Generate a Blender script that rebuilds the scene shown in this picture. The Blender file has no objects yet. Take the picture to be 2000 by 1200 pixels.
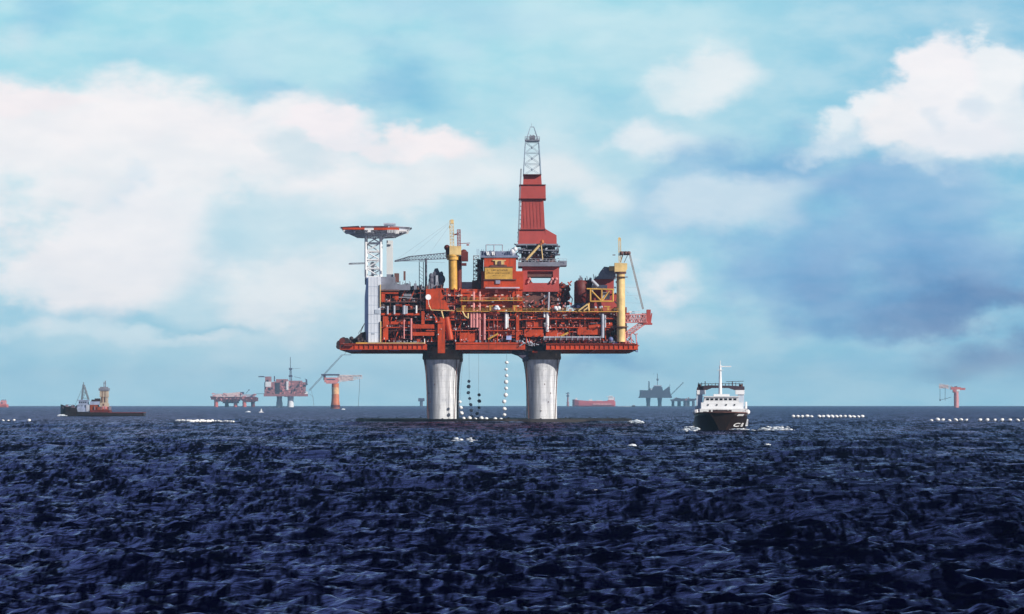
import bpy, math, random
import numpy as np
from mathutils import Vector, Matrix
R = math.radians
# ---------------------------------------------------------------- camera, world, sun, exposure
F = 5616.0          # focal length in photograph pixels (2000 wide)
HZ = 790.0          # row of the true horizon
CAMH = 7.4          # height of the lens over the mean sea, metres
SEA_R = 12500.0
sc = bpy.context.scene
col = sc.collection
cam_d = bpy.data.cameras.new('camera'); cam = bpy.data.objects.new('camera', cam_d); col.objects.link(cam)
cam.location = (0, 0, CAMH); cam.rotation_euler = (R(90), 0, 0)
cam_d.lens = 36.0 * F / 2000.0; cam_d.sensor_width = 36.0
cam_d.shift_y = (HZ - 600.0) / 2000.0
cam_d.clip_start = 0.5; cam_d.clip_end = 60000
sc.camera = cam
sc.view_settings.view_transform = 'Standard'; sc.view_settings.look = 'None'
sc.view_settings.exposure = 0.0; sc.view_settings.gamma = 1.0
SUN_AZ, SUN_EL = R(127), R(26)      # clockwise from the view direction
sdir = Vector((math.sin(SUN_AZ)*math.cos(SUN_EL), math.cos(SUN_AZ)*math.cos(SUN_EL), math.sin(SUN_EL)))
sl = bpy.data.lights.new('sun', 'SUN'); sl.energy = 5.0; sl.angle = R(0.5); sl.color = (1.0, 0.94, 0.86)
so = bpy.data.objects.new('sun', sl); col.objects.link(so)
so.rotation_euler = sdir.to_track_quat('Z', 'Y').to_euler(); so.location = (300, -300, 400)

def s2l(*c):
    return tuple(((v/255.0)/12.92 if v/255.0 <= 0.04045 else ((v/255.0+0.055)/1.055)**2.4) for v in c)

class NT:
    """small helper for node trees"""
    def __init__(self, tree): self.t = tree; self.n = tree.nodes; self.l = tree.links
    def put(self, sock, v):
        if isinstance(v, bpy.types.NodeSocket): self.l.new(v, sock)
        elif v is not None:
            try: sock.default_value = v
            except Exception: sock.default_value = (*v, 1.0)
    def math(self, op, a, b=None, c=None, clamp=False):
        n = self.n.new('ShaderNodeMath'); n.operation = op; n.use_clamp = clamp
        self.put(n.inputs[0], a)
        if b is not None: self.put(n.inputs[1], b)
        if c is not None: self.put(n.inputs[2], c)
        return n.outputs[0]
    def mix(self, f, a, b, mode='MIX'):
        n = self.n.new('ShaderNodeMix'); n.data_type = 'RGBA'; n.blend_type = mode
        self.put(n.inputs[0], f)
        for s, v in ((n.inputs[6], a), (n.inputs[7], b)):
            if isinstance(v, tuple) and len(v) == 3: v = (*v, 1.0)
            self.put(s, v)
        return n.outputs[2]
    def smooth(self, v, lo, hi, a=0.0, b=1.0):
        n = self.n.new('ShaderNodeMapRange'); n.interpolation_type = 'SMOOTHSTEP'
        self.put(n.inputs[0], v); self.put(n.inputs[1], lo); self.put(n.inputs[2], hi)
        self.put(n.inputs[3], a); self.put(n.inputs[4], b); return n.outputs[0]
    def noise(self, vec, scale, detail=4.0, rough=0.55, dist=0.0, out=0):
        n = self.n.new('ShaderNodeTexNoise'); self.l.new(vec, n.inputs['Vector'])
        n.inputs['Scale'].default_value = scale; n.inputs['Detail'].default_value = detail
        n.inputs['Roughness'].default_value = rough; n.inputs['Distortion'].default_value = dist
        return n.outputs[out]
    def xyz(self, a, b, c):
        n = self.n.new('ShaderNodeCombineXYZ')
        for i, v in enumerate((a, b, c)): self.put(n.inputs[i], v)
        return n.outputs[0]
    def sep(self, v):
        n = self.n.new('ShaderNodeSeparateXYZ'); self.l.new(v, n.inputs[0]); return n.outputs
    def vm(self, op, a, b=None):
        n = self.n.new('ShaderNodeVectorMath'); n.operation = op
        self.put(n.inputs[0], a)
        if b is not None: self.put(n.inputs[1], b)
        return n.outputs['Value'] if op in ('LENGTH', 'DOT_PRODUCT', 'DISTANCE') else n.outputs[0]

world = bpy.data.worlds.new('World'); sc.world = world; world.use_nodes = True
wt = world.node_tree; wt.nodes.clear(); N = NT(wt)
wout = wt.nodes.new('ShaderNodeOutputWorld'); bg = wt.nodes.new('ShaderNodeBackground')
wt.links.new(bg.outputs[0], wout.inputs[0])
BGS = 0.1; bg.inputs[1].default_value = BGS
sky = wt.nodes.new('ShaderNodeTexSky'); sky.sky_type = 'NISHITA'; sky.sun_disc = False
sky.sun_elevation = SUN_EL; sky.sun_rotation = SUN_AZ
sky.air_density = 1.0; sky.dust_density = 0.6; sky.ozone_density = 2.5
tc = wt.nodes.new('ShaderNodeTexCoord')
dx, dy, dz = N.sep(tc.outputs['Generated'])
az = N.math('ARCTAN2', dx, dy)
el = N.math('ARCSINE', N.math('MAXIMUM', dz, 0.0))
U = N.math('MULTIPLY', az, F/1000.0)         # about -1..1 across the picture's width of sky
V = N.math('MULTIPLY', el, F/1000.0)         # 0 at the horizon, 0.79 eight degrees up
uv = N.xyz(U, V, 0.0)
# soft warps that keep the cloud outlines ragged
st = N.xyz(N.math('MULTIPLY', U, 0.8), N.math('MULTIPLY', V, 1.25), 0.0)
w1 = N.noise(st, 2.2, 4, 0.5, out=1); w2 = N.noise(st, 10.0, 7, 0.62, out=1)
def centred(c, k):
    return N.vm('SCALE_', c, None) if False else N.vm('MULTIPLY', N.vm('SUBTRACT', c, (0.5, 0.5, 0.5)), (k, k, k))
warp = N.vm('ADD', uv, centred(w1, 0.34)); warp = N.vm('ADD', warp, centred(w2, 0.115))
puff = N.noise(st, 5.0, 6, 0.55)            # cauliflower edges
soft = N.noise(st, 3.0, 5, 0.5)
fine = N.noise(N.xyz(N.math('MULTIPLY', U, 1.0), N.math('MULTIPLY', V, 2.4), 0.3), 7.0, 6, 0.55)
def K(c): return tuple(v/BGS for v in c)
# the clear air under the cloud decks: turquoise, deeper blue to the right
g = N.mix(N.smooth(V, 0.05, 0.9), K(s2l(170, 220, 236)), K(s2l(168, 226, 238)))
g = N.mix(N.smooth(U, 0.0, 1.1), g, K(s2l(140, 200, 228)))
# low even veil
g = N.mix(N.smooth(fine, 0.35, 0.75, 0.0, 0.28), g, K(s2l(214, 234, 240)))
def blob(g, px, py, rx, ry, c, s, amp=0.55, edge=0.5, tex=None, rot=0.0):
    """one bank of cloud: centre and radii in units of 1/1000 of the picture's sky scale"""
    d = N.vm('SUBTRACT', warp, ((px-1000)/1000.0, (HZ-py)/1000.0, 0))
    d = N.vm('MULTIPLY', d, (1000.0/(rx*1.22), 1000.0/(ry*1.22), 0))
    r = N.vm('LENGTH', d)
    m = N.math('SUBTRACT', 1.0, r)
    m = N.math('MULTIPLY_ADD', N.math('SUBTRACT', tex or puff, 0.5), amp*1.7, m)
    return N.mix(N.smooth(m, -.08, min(1.0, edge*1.0+.12), 0.0, s), g, K(s2l(*c)))
BL = [
 # px, py, rx, ry, colour, strength, amp, edge
 (560, 480, 760, 330, (218, 236, 243), .75, .6, .9),
 (1250, 330, 330, 260, (196, 226, 238), .6, .6, .9),
 (1150, 60, 420, 90, (200, 234, 242), .7, .9, .8),
 (560, 100, 260, 60, (196, 231, 241), .6, .9, .8),
 (80, 25, 110, 70, (146, 206, 232), .7, .9, .7),
 (330, 115, 200, 55, (168, 218, 236), .6, .9, .8),
 (20, 80, 70, 45, (206, 230, 240), .6, .9, .8),
 (760, 170, 140, 95, (130, 196, 226), .85, .9, .9),
 (490, 175, 70, 48, (144, 204, 230), .7, .9, .7),
 (430, 236, 230, 26, (146, 204, 228), .6, .9, .7),
 (850, 60, 280, 50, (166, 216, 236), .6, .9, .8),
 (620, 120, 90, 60, (190, 232, 240), .6, .9, .8),
 (1180, 185, 80, 34, (150, 210, 232), .6, .9, .8),
 (1500, 330, 210, 74, (122, 180, 220), .95, .9, .8),
 (1340, 410, 140, 90, (136, 194, 228), .8, .9, .8),
 (1660, 410, 260, 76, (122, 174, 218), .9, .9, .7),
 (1830, 390, 220, 60, (148, 192, 226), .8, .9, .7),
 (1600, 500, 260, 80, (144, 198, 230), .75, .9, .8),
 (1760, 525, 360, 90, (122, 172, 216), .9, .9, .8),
 (1700, 610, 180, 46, (136, 188, 226), .7, .9, .7),
 (1840, 585, 360, 66, (106, 154, 202), .85, .8, .8),
 (1960, 618, 330, 40, (92, 134, 184), .9, .5, .7),
 (1750, 700, 300, 30, (150, 202, 230), .6, .9, .8),
 (1950, 735, 170, 66, (86, 116, 172), .95, .7, .9)
 , (1880, 762, 60, 26, (96, 120, 166), .7, .7, .8),
 (1145, 722, 120, 34, (108, 160, 204), .85, .9, .9),
 (20, 690, 80, 130, (158, 210, 232), .6, .7, .9),
 (150, 603, 280, 30, (160, 212, 232), .85, .8, .7),
 (420, 622, 240, 20, (160, 212, 230), .7, .8, .7),
 (430, 505, 130, 70, (186, 224, 238), .7, .9, .8),
 (280, 646, 300, 26, (218, 239, 246), .75, 1., .6),
 (450, 634, 80, 17, (232, 244, 248), .7, 1., .6),
 (900, 345, 200, 90, (240, 245, 248), .9, 1., .7),
 (1090, 300, 90, 90, (226, 240, 245), .6, 1., .8),
 (700, 400, 230, 56, (242, 246, 248), .85, 1., .6),
 (620, 575, 190, 60, (242, 247, 249), .9, 1., .7),
 (560, 430, 130, 60, (208, 231, 241), .6, 1., .8),
 (160, 285, 440, 125, (252, 249, 250), .95, 1.1, .5),
 (380, 310, 330, 108, (253, 249, 250), .95, 1.1, .55),
 (60, 225, 130, 34, (255, 246, 247), .8, 1., .4),
 (250, 375, 360, 76, (246, 247, 249), .85, 1., .7),
 (545, 262, 120, 28, (244, 246, 249), .8, 1., .6),
 (570, 315, 90, 46, (214, 232, 240), .8, 1., .7),
 (612, 250, 80, 30, (255, 247, 249), .95, 1.1, .35),
 (665, 285, 80, 24, (250, 245, 248), .85, 1., .4),
 (850, 284, 110, 46, (255, 246, 247), .97, 1.1, .35),
 (770, 296, 80, 22, (250, 245, 247), .8, 1., .5),
 (240, 405, 44, 40, (206, 229, 243), .8, 1., .7),
 (170, 505, 220, 104, (252, 249, 250), .95, 1.1, .5),
 (265, 450, 140, 66, (250, 249, 251), .85, 1.1, .5),
 (80, 540, 110, 40, (244, 246, 249), .8, 1., .5),
 (1375, 130, 95, 52, (243, 247, 249), .85, 1., .7),
 (1300, 155, 80, 34, (232, 243, 247), .7, 1., .7),
 (1250, 265, 80, 48, (240, 245, 249), .85, 1., .7),
 (1120, 350, 80, 62, (240, 245, 247), .8, 1., .7),
 (1200, 405, 75, 62, (240, 245, 248), .75, 1., .7),
 (1430, 405, 160, 66, (214, 232, 243), .85, 1., .6),
 (1290, 535, 66, 42, (248, 249, 252), .85, .5, .7),
 (1290, 605, 120, 34, (216, 237, 245), .75, 1., .7),
 (1800, 245, 240, 100, (228, 238, 246), .9, 1., .5),
 (1600, 300, 110, 40, (222, 235, 245), .75, 1., .6),
 (1585, 255, 58, 42, (240, 246, 250), .9, 1.1, .4),
 (1640, 228, 66, 36, (249, 250, 252), .95, 1., .35),
 (1965, 190, 90, 120, (240, 245, 249), .9, 1.1, .4),
 (1942, 122, 74, 54, (248, 250, 252), .97, 1., .3),
 (1803, 138, 76, 70, (254, 250, 252), 1., 1., .3),
 (1780, 200, 112, 66, (252, 250, 252), .95, 1.1, .4),
 (1715, 265, 90, 62, (252, 249, 250), .9, 1.1, .45),
 (1850, 268, 125, 60, (247, 247, 251), .9, 1.1, .45),
 (1895, 200, 48, 30, (220, 233, 244), .7, 1., .6),
 (1790, 240, 36, 26, (216, 230, 242), .5, 1., .6),
 (1740, 340, 70, 34, (222, 234, 244), .6, 1., .6),
]
for b in BL: g = blob(g, *b)
# a thin whitish line of haze on the horizon itself
g = N.mix(N.smooth(V, 0.0, 0.14, 0.6, 0.0), g, K(s2l(186, 236, 250)))
g = N.mix(0.10, g, N.mix(N.smooth(fine, 0.3, 0.7), K(s2l(110, 170, 205)), K(s2l(245, 245, 248))))
# overhead, unseen: physical sky with dark cloud added, heavier right, to darken the water
az_ok = N.math('MULTIPLY', N.smooth(V, 0.85, 1.7, 1.0, 0.0), N.smooth(N.math('ABSOLUTE', az), 0.9, 1.6, 1.0, 0.0))
gen = N.noise(tc.outputs['Generated'], 5.0, 6, 0.6)
dark = N.mix(N.smooth(U, -1.2, 1.0), K((0.10, 0.13, 0.30)), K((0.018, 0.024, 0.06)))
up = N.mix(N.smooth(gen, 0.42, 0.62, 0.35, 0.85), sky.outputs[0], dark)
final = N.mix(az_ok, up, g)
wt.links.new(final, bg.inputs[0])

# ---------------------------------------------------------------- materials
MATS = {}
def mat(name, c, rough=0.55, metal=0.0, var=0.25, scale=0.25, dirt=None, dirt_amt=0.0, streak=False, spec=0.4):
    if name in MATS: return MATS[name]
    m = bpy.data.materials.new(name); m.use_nodes = True; t = NT(m.node_tree)
    b = m.node_tree.nodes['Principled BSDF']
    co = m.node_tree.nodes.new('ShaderNodeTexCoord').outputs['Object']
    n1 = t.noise(co, scale, 5, 0.6)
    lo = tuple(v*(1-var) for v in c); hi = tuple(min(1, v*(1+var*0.6)) for v in c)
    cc = t.mix(t.smooth(n1, 0.3, 0.7), lo, hi)
    if dirt is not None:
        sv = t.vm('MULTIPLY', co, (1, 1, 0.12) if streak else (1, 1, 1))
        n2 = t.noise(sv, scale*3.5, 6, 0.65)
        cc = t.mix(t.smooth(n2, 0.52, 0.72, 0.0, dirt_amt), cc, dirt)
    t.put(b.inputs['Base Color'], cc)
    b.inputs['Roughness'].default_value = rough; b.inputs['Metallic'].default_value = metal
    b.inputs['Specular IOR Level'].default_value = spec
    MATS[name] = m; return m
RUST = (0.10, 0.035, 0.02)
red = mat('red_paint', (0.52, 0.058, 0.012), .5, dirt=RUST, dirt_amt=.6, streak=True, scale=.3)
redm = mat('derrick_red_paint', (0.42, 0.066, 0.056), .6, dirt=(0.26, 0.04, 0.03), dirt_amt=.35, streak=True, scale=.15, var=.12)
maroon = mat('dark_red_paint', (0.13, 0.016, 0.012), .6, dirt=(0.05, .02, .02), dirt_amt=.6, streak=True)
yellow = mat('yellow_paint', (0.66, 0.37, 0.07), .5, dirt=(0.35, 0.16, 0.04), dirt_amt=.5, streak=True, scale=.35)
ochre = mat('ochre_board', (0.62, 0.36, 0.07), .6, dirt=(0.45, 0.24, 0.05), dirt_amt=.5, scale=.5)
cream = mat('pale_yellow_paint', (0.78, 0.56, 0.24), .5, dirt=(0.5, 0.28, 0.1), dirt_amt=.5, streak=True)
white = mat('white_paint', (0.78, 0.79, 0.80), .5, dirt=(0.42, 0.42, 0.42), dirt_amt=.35, streak=True, var=.1)
blanc = mat('quarters_white_paint', (0.74, 0.79, 0.86), .5, dirt=(0.42, 0.46, 0.52), dirt_amt=.5, streak=True, var=.12, scale=.12)
grey = mat('grey_steel', (0.21, 0.22, 0.27), .5, dirt=(0.08, .07, .07), dirt_amt=.6)
lgrey = mat('pale_grey_steel', (0.44, 0.47, 0.54), .5, dirt=(0.2, .19, .19), dirt_amt=.5)
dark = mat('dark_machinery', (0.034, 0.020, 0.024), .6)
brown = mat('rusty_brown_steel', (0.15, 0.065, 0.055), .7, dirt=(0.03, .02, .02), dirt_amt=.6)
pink = mat('faded_pink_paint', (0.66, 0.26, 0.25), .5, dirt=(0.4, .1, .1), dirt_amt=.4)
blue = mat('blue_grey_paint', (0.16, 0.20, 0.42), .5)
orange = mat('orange_paint', (0.62, 0.17, 0.05), .5, dirt=(0.3, .07, .03), dirt_amt=.5, streak=True, scale=.1)
black = mat('black_hull_paint', (0.022, 0.014, 0.013), .45, dirt=(0.07, .03, .02), dirt_amt=.5, streak=True)
glass = mat('dark_window_glass', (0.015, 0.02, 0.03), .1, spec=.6, var=.1)
floatw = mat('white_float_plastic', (0.86, 0.86, 0.84), .45, var=.05)
mauve = mat('weathered_mauve_paint', (0.34, 0.13, 0.13), .6, dirt=(0.12, .06, .07), dirt_amt=.5)
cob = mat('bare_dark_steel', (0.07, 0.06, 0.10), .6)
# concrete of the legs: vertical streaks, lift joints, wet foot
def concrete():
    m = bpy.data.materials.new('weathered_concrete'); m.use_nodes = True; t = NT(m.node_tree)
    b = m.node_tree.nodes['Principled BSDF']
    co = m.node_tree.nodes.new('ShaderNodeTexCoord').outputs['Object']
    x, y, z = t.sep(co)
    n1 = t.noise(t.vm('MULTIPLY', co, (1, 1, .07)), .55, 6, .6)
    n2 = t.noise(co, .16, 6, .65)
    n3 = t.noise(t.vm('MULTIPLY', co, (1, 1, .25)), 1.3, 5, .7)
    c = t.mix(t.smooth(n1, .36, .62), (0.42, 0.43, 0.45), (0.76, 0.77, 0.78))
    c = t.mix(t.smooth(n2, .48, .7, 0, .6), c, (0.42, 0.44, 0.49))
    c = t.mix(t.smooth(n3, .58, .68, 0, .65), c, (0.22, 0.21, 0.21))
    joint = t.math('LESS_THAN', t.math('FRACT', t.math('MULTIPLY', z, .42)), .07)
    c = t.mix(t.math('MULTIPLY', joint, .22), c, (0.22, 0.21, 0.2))
    t.put(b.inputs['Base Color'], c); b.inputs['Roughness'].default_value = .85
    b.inputs['Specular IOR Level'].default_value = .2
    return m
conc = concrete()
wetc = mat('wet_dark_concrete', (0.012, 0.008, 0.010), .6, dirt=(0.012, .012, .012), dirt_amt=.7, scale=.1)
brownc = mat('stained_leg_collar', (0.16, 0.115, 0.08), .8, dirt=(0.05, .035, .025), dirt_amt=.8, scale=.4)

# ---------------------------------------------------------------- mesh helpers
ORG = {}
class MB:
    """collects shapes in world metres and links them as ONE mesh object"""
    def __init__(self): self.v = []; self.f = []; self.sm = []; self.p = []
    def add(self, vs, fs, smooth=False):
        k = len(self.v); self.v += [tuple(p) for p in vs]; self.p.append((k, len(self.v), len(self.f), len(self.f)+len(fs)))
        self.f += [tuple(i+k for i in f) for f in fs]; self.sm += [smooth]*len(fs); return self
    def box(self, x0, x1, y0, y1, z0, z1):
        if x1 < x0: x0, x1 = x1, x0
        if z1 < z0: z0, z1 = z1, z0
        return self.add([(x0,y0,z0),(x1,y0,z0),(x1,y1,z0),(x0,y1,z0),(x0,y0,z1),(x1,y0,z1),(x1,y1,z1),(x0,y1,z1)],
            [(0,1,5,4),(1,2,6,5),(2,3,7,6),(3,0,4,7),(4,5,6,7),(3,2,1,0)])
    def prism(self, poly, y0, y1):
        """poly: (x, z) outline, counter-clockwise as seen from the front"""
        n = len(poly)
        vs = [(x, y0, z) for x, z in poly] + [(x, y1, z) for x, z in poly]
        return self.add(vs, [tuple(range(n)), tuple(range(2*n-1, n-1, -1))] + [((i+1)%n, i, i+n, (i+1)%n+n) for i in range(n)])
    def tube(self, a, b, r, r2=None, n=8, cap=True):
        a = Vector(a); b = Vector(b); d = b-a
        if d.length < 1e-6: return self
        r2 = r if r2 is None else r2
        q = d.to_track_quat('Z', 'Y'); vs = []
        off = math.pi/4 if n == 4 else 0
        for p, rr in ((a, r), (b, r2)):
            for i in range(n):
                t = 2*math.pi*i/n+off; vs.append(p + q @ Vector((rr*math.cos(t), rr*math.sin(t), 0)))
        fs = [(i, (i+1)%n, (i+1)%n+n, i+n) for i in range(n)]
        self.add(vs, fs, n > 5)
        if cap: self.add(vs, [tuple(range(n-1, -1, -1)), tuple(range(n, 2*n))])
        return self
    def path(self, pts, r, n=6):
        for a, b in zip(pts, pts[1:]): self.tube(a, b, r, n=n)
        return self
    def lathe(self, cx, cy, prof, n=32, cap=True):
        vs = []
        for r, z in prof:
            for i in range(n):
                t = 2*math.pi*i/n; vs.append((cx+r*math.cos(t), cy+r*math.sin(t), z))
        m = len(prof)
        self.add(vs, [(j*n+i, j*n+(i+1)%n, (j+1)*n+(i+1)%n, (j+1)*n+i) for j in range(m-1) for i in range(n)], True)
        if cap: self.add(vs[:n], [tuple(range(n-1, -1, -1))]); self.add(vs[-n:], [tuple(range(n))])
        return self
    def ball(self, c, r, sx=1, sy=1, sz=1, n=10, m=7):
        vs = []; 
        for j in range(1, m):
            p = math.pi*j/m
            for i in range(n):
                t = 2*math.pi*i/n
                vs.append((c[0]+r*sx*math.sin(p)*math.cos(t), c[1]+r*sy*math.sin(p)*math.sin(t), c[2]+r*sz*math.cos(p)))
        vs += [(c[0], c[1], c[2]+r*sz), (c[0], c[1], c[2]-r*sz)]
        T = len(vs)-2; fs = [(j*n+(i+1)%n, j*n+i, (j+1)*n+i, (j+1)*n+(i+1)%n) for j in range(m-2) for i in range(n)]
        fs += [(T, i, (i+1)%n) for i in range(n)] + [(T+1, (m-2)*n+(i+1)%n, (m-2)*n+i) for i in range(n)]
        return self.add(vs, fs, True)
    def truss(self, a, b, w, h, n, r, n_side=4, w2=None, h2=None):
        """lattice boom between a and b: four chords with zigzag lacing"""
        a = Vector(a); b = Vector(b); d = (b-a).normalized()
        up = Vector((0, 0, 1)) if abs(d.z) < 0.9 else Vector((1, 0, 0))
        s = d.cross(up).normalized(); u = s.cross(d).normalized()
        w2 = w if w2 is None else w2; h2 = h if h2 is None else h2
        P = []
        for i in range(n+1):
            k = i/n; c = a.lerp(b, k); ww = (w+(w2-w)*k)/2; hh = (h+(h2-h)*k)/2
            P.append([c+s*ww+u*hh, c-s*ww+u*hh, c-s*ww-u*hh, c+s*ww-u*hh])
        for q in range(4): self.tube(P[0][q], P[-1][q], r, n=n_side)
        for i in range(n):
            for q in range(4):
                q2 = (q+1) % 4
                self.tube(P[i][q if i % 2 else q2], P[i+1][q2 if i % 2 else q], r*.6, n=n_side, cap=False)
        for i in range(n+1):
            for q in range(4): self.tube(P[i][q], P[i][(q+1) % 4], r*.6, n=n_side, cap=False)
        return self
    def rail(self, x0, x1, y, z, h=1.1, r=.045, step=2.0):
        k = max(1, int(abs(x1-x0)/step))
        for i in range(k+1):
            x = x0+(x1-x0)*i/k; self.tube((x, y, z), (x, y, z+h), r, n=4, cap=False)
        for zz in (h, h*.5): self.tube((x0, y, z+zz), (x1, y, z+zz), r, n=4)
        return self
    def pieces(self):
        """shapes that touch one another, as separate builders"""
        P = []
        V3 = np.array(self.v, dtype=float)
        for a, b, c, d in self.p: P.append([V3[a:b].min(0)-.06, V3[a:b].max(0)+.06, [(a, b, c, d)]])
        go = True
        while go:
            go = False
            for i in range(len(P)):
                for j in range(len(P)-1, i, -1):
                    if (P[i][0] <= P[j][1]).all() and (P[j][0] <= P[i][1]).all():
                        P[i] = [np.minimum(P[i][0], P[j][0]), np.maximum(P[i][1], P[j][1]), P[i][2]+P[j][2]]; del P[j]; go = True
        out = []
        for q in P:
            mb = MB()
            for a, b, c, d in q[2]: mb.add(self.v[a:b], [tuple(i-a for i in f) for f in self.f[c:d]], self.sm[c])
            out.append(mb)
        return sorted(out, key=lambda m_: -len(m_.f))
    def build(self, name, m, parent=None, label=None, kind=None, split=True):
        if split and parent and 1 < len(self.p) < 60:
            ps = self.pieces()
            if 1 < len(ps) <= 12:
                res = [q.build(name, m, parent, label, kind, False) for q in ps]; return res[0]
        me = bpy.data.meshes.new(name); V3 = np.array(self.v, dtype=float)
        o = bpy.data.objects.new(name, me)
        c = (V3.min(0)+V3.max(0))/2; c[2] = V3[:, 2].min()
        me.from_pydata([tuple(p) for p in (V3-c)], [], self.f)
        me.polygons.foreach_set('use_smooth', self.sm); me.materials.append(m); me.update()
        col.objects.link(o); ORG[o.name] = Vector(c)
        if parent: o.parent = parent; o.location = Vector(c)-ORG[parent.name]
        else: o.location = c
        if label: o['label'] = label
        if kind: o['kind'] = kind
        return o
def stuff(o): o['kind'] = 'stuff'; return o
def thing(name, loc, label, cat, group=None):
    o = bpy.data.objects.new(name, None); col.objects.link(o); o.location = loc; o.empty_display_size = 3
    ORG[o.name] = Vector(loc); o['label'] = label; o['category'] = cat
    if group: o['group'] = group
    return o
def tag(o, label, cat, group=None):
    o['label'] = label; o['category'] = cat
    if group: o['group'] = group
    return o
class Plane:
    """metres <-> measured proportions for things standing at distance D"""
    def __init__(self, D): self.D = D; self.k = D/F
    def x(self, px): return (px-1000.0)*self.k
    def z(self, py): return CAMH+(HZ-py)*self.k
    def p(self, px, py, dy=0.0): return (self.x(px), self.D+dy, self.z(py))
# ---------------------------------------------------------------- the sea
rng = np.random.default_rng(7)
def wave_set():
    W = []
    def add(n, l0, l1, steep, spread, base):
        for i in range(n):
            lam = l0*(l1/l0)**((i+rng.random())/n); th = base+rng.normal(0, spread)
            W.append((lam, th, lam*steep*(0.6+0.8*rng.random())/math.sqrt(n)*.5, rng.random()*2*math.pi))
    add(6, 26, 55, .022, .35, R(255))
    add(16, 8, 24, .040, .60, R(262))
    add(30, 2.6, 8, .060, .50, R(258))
    add(56, .62, 2.6, .165, .62, R(266))
    return W
WV = wave_set()
def sea_height(x, y, dr=None, horiz=True):
    h = np.zeros_like(x); ox = np.zeros_like(x); oy = np.zeros_like(x)
    for lam, th, a, ph in WV:
        k = 2*math.pi/lam; c, s = math.cos(th), math.sin(th)
        w = 1.0 if dr is None else np.clip((lam/dr-2.0)/1.6, 0, 1)
        arg = k*(x*c+y*s)+ph
        h += a*w*np.cos(arg)
        if horiz: sn = np.sin(arg)*a*w*.35; ox -= c*sn; oy -= s*sn
    return h, ox, oy
def make_sea():
    r = [2.0]
    while r[-1] < SEA_R:
        q = r[-1]
        if q < 70: d = .7
        elif q < 85: d = .3
        elif q < 180: d = .21
        elif q < 420: d = .21+(q-180)/240*.79
        elif q < 1300: d = 1.0+(q-420)/880*5.0
        else: d = q*.012
        r.append(min(q+d, SEA_R))
        if SEA_R-r[-1] < 1: r[-1] = SEA_R; break
    r = np.array(r); dr = np.gradient(r)
    fa = np.linspace(R(-12.2), R(12.2), 860)
    side = np.concatenate([R(12.2)+np.cumsum(np.linspace(R(.05), R(2.2), 60))])
    side = side[side < R(176)]
    rest = np.arange(side[-1]+R(3), R(179.9), R(3))
    side = np.concatenate([side, rest])
    th = np.concatenate([-side[::-1], fa, side])
    nr, nt = len(r), len(th)
    RR, TT = np.meshgrid(r, th, indexing='ij'); DR = np.maximum(dr[:, None], RR*np.gradient(th)[None, :]*1.0)
    X = RR*np.sin(TT); Y = RR*np.cos(TT)
    H, OX, OY = sea_height(X, Y, DR)
    foam = np.clip((H-1.05)/.25, 0, 1)
    co = np.stack([X+OX, Y+OY, H], -1).reshape(-1, 3).astype(np.float32)
    idx = np.arange(nr*nt).reshape(nr, nt)
    a = idx[:-1, :]; b = np.roll(idx, -1, axis=1)[:-1, :]; c = np.roll(idx, -1, axis=1)[1:, :]; d = idx[1:, :]
    q = np.stack([a, d, c, b], -1).reshape(-1, 4)
    me = bpy.data.meshes.new('sea'); nv = len(co); nf = len(q)
    cap = nt
    me.vertices.add(nv); me.vertices.foreach_set('co', co.ravel())
    loops = np.concatenate([q.ravel(), idx[0, :].astype(q.dtype)])
    me.loops.add(len(loops)); me.loops.foreach_set('vertex_index', loops.astype(np.int32))
    me.polygons.add(nf+1)
    me.polygons.foreach_set('loop_start', np.concatenate([np.arange(0, nf*4, 4), [nf*4]]).astype(np.int32))
    me.polygons.foreach_set('loop_total', np.concatenate([np.full(nf, 4), [cap]]).astype(np.int32))
    me.polygons.foreach_set('use_smooth', np.ones(nf+1, dtype=bool))
    at = me.attributes.new('foam', 'FLOAT', 'POINT'); at.data.foreach_set('value', foam.ravel().astype(np.float32))
    me.update(calc_edges=True)
    # rows run outward: make the normals point up
    if me.polygons[nf//2].normal.z < 0: me.flip_normals()
    o = bpy.data.objects.new('sea', me); col.objects.link(o); o['kind'] = 'structure'
    m = bpy.data.materials.new('sea_water'); m.use_nodes = True; t = NT(m.node_tree)
    p = m.node_tree.nodes['Principled BSDF']
    g_ = m.node_tree.nodes.new('ShaderNodeNewGeometry').outputs['Position']
    # chop too small for the mesh
    n1 = t.noise(t.vm('MULTIPLY', g_, (.5, 1.0, 1)), 2.0, 3, .62)
    n2 = t.noise(t.vm('MULTIPLY', g_, (.4, 1.0, 1)), .55, 4, .6)
    n3 = t.noise(t.vm('MULTIPLY', g_, (.5, 1.0, 1)), .13, 4, .6)
    hsum = t.math('ADD', t.math('MULTIPLY', n1, .04), t.math('MULTIPLY', n2, .34))
    hsum = t.math('ADD', hsum, t.math('MULTIPLY', n3, 1.3))
    bp = m.node_tree.nodes.new('ShaderNodeBump'); bp.inputs['Strength'].default_value = 1.0
    bp.inputs['Distance'].default_value = 1.0; t.put(bp.inputs['Height'], hsum); 
    fa_ = m.node_tree.nodes.new('ShaderNodeAttribute'); fa_.attribute_name = 'foam'
    fn = t.noise(g_, .9, 6, .7); fl = t.noise(g_, .045, 3, .5)
    fm = t.math('MULTIPLY', t.smooth(fn, .60, .66), t.math('MULTIPLY', fa_.outputs['Fac'], t.smooth(fl, .58, .64)))
    m.node_tree.nodes.remove(p)
    nn = m.node_tree.nodes; ll = m.node_tree.links
    df = nn.new('ShaderNodeBsdfDiffuse'); gl = nn.new('ShaderNodeBsdfGlossy'); mx = nn.new('ShaderNodeMixShader')
    fr = nn.new('ShaderNodeFresnel'); fr.inputs['IOR'].default_value = 1.33; t.put(fr.inputs['Normal'], bp.outputs[0])
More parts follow.
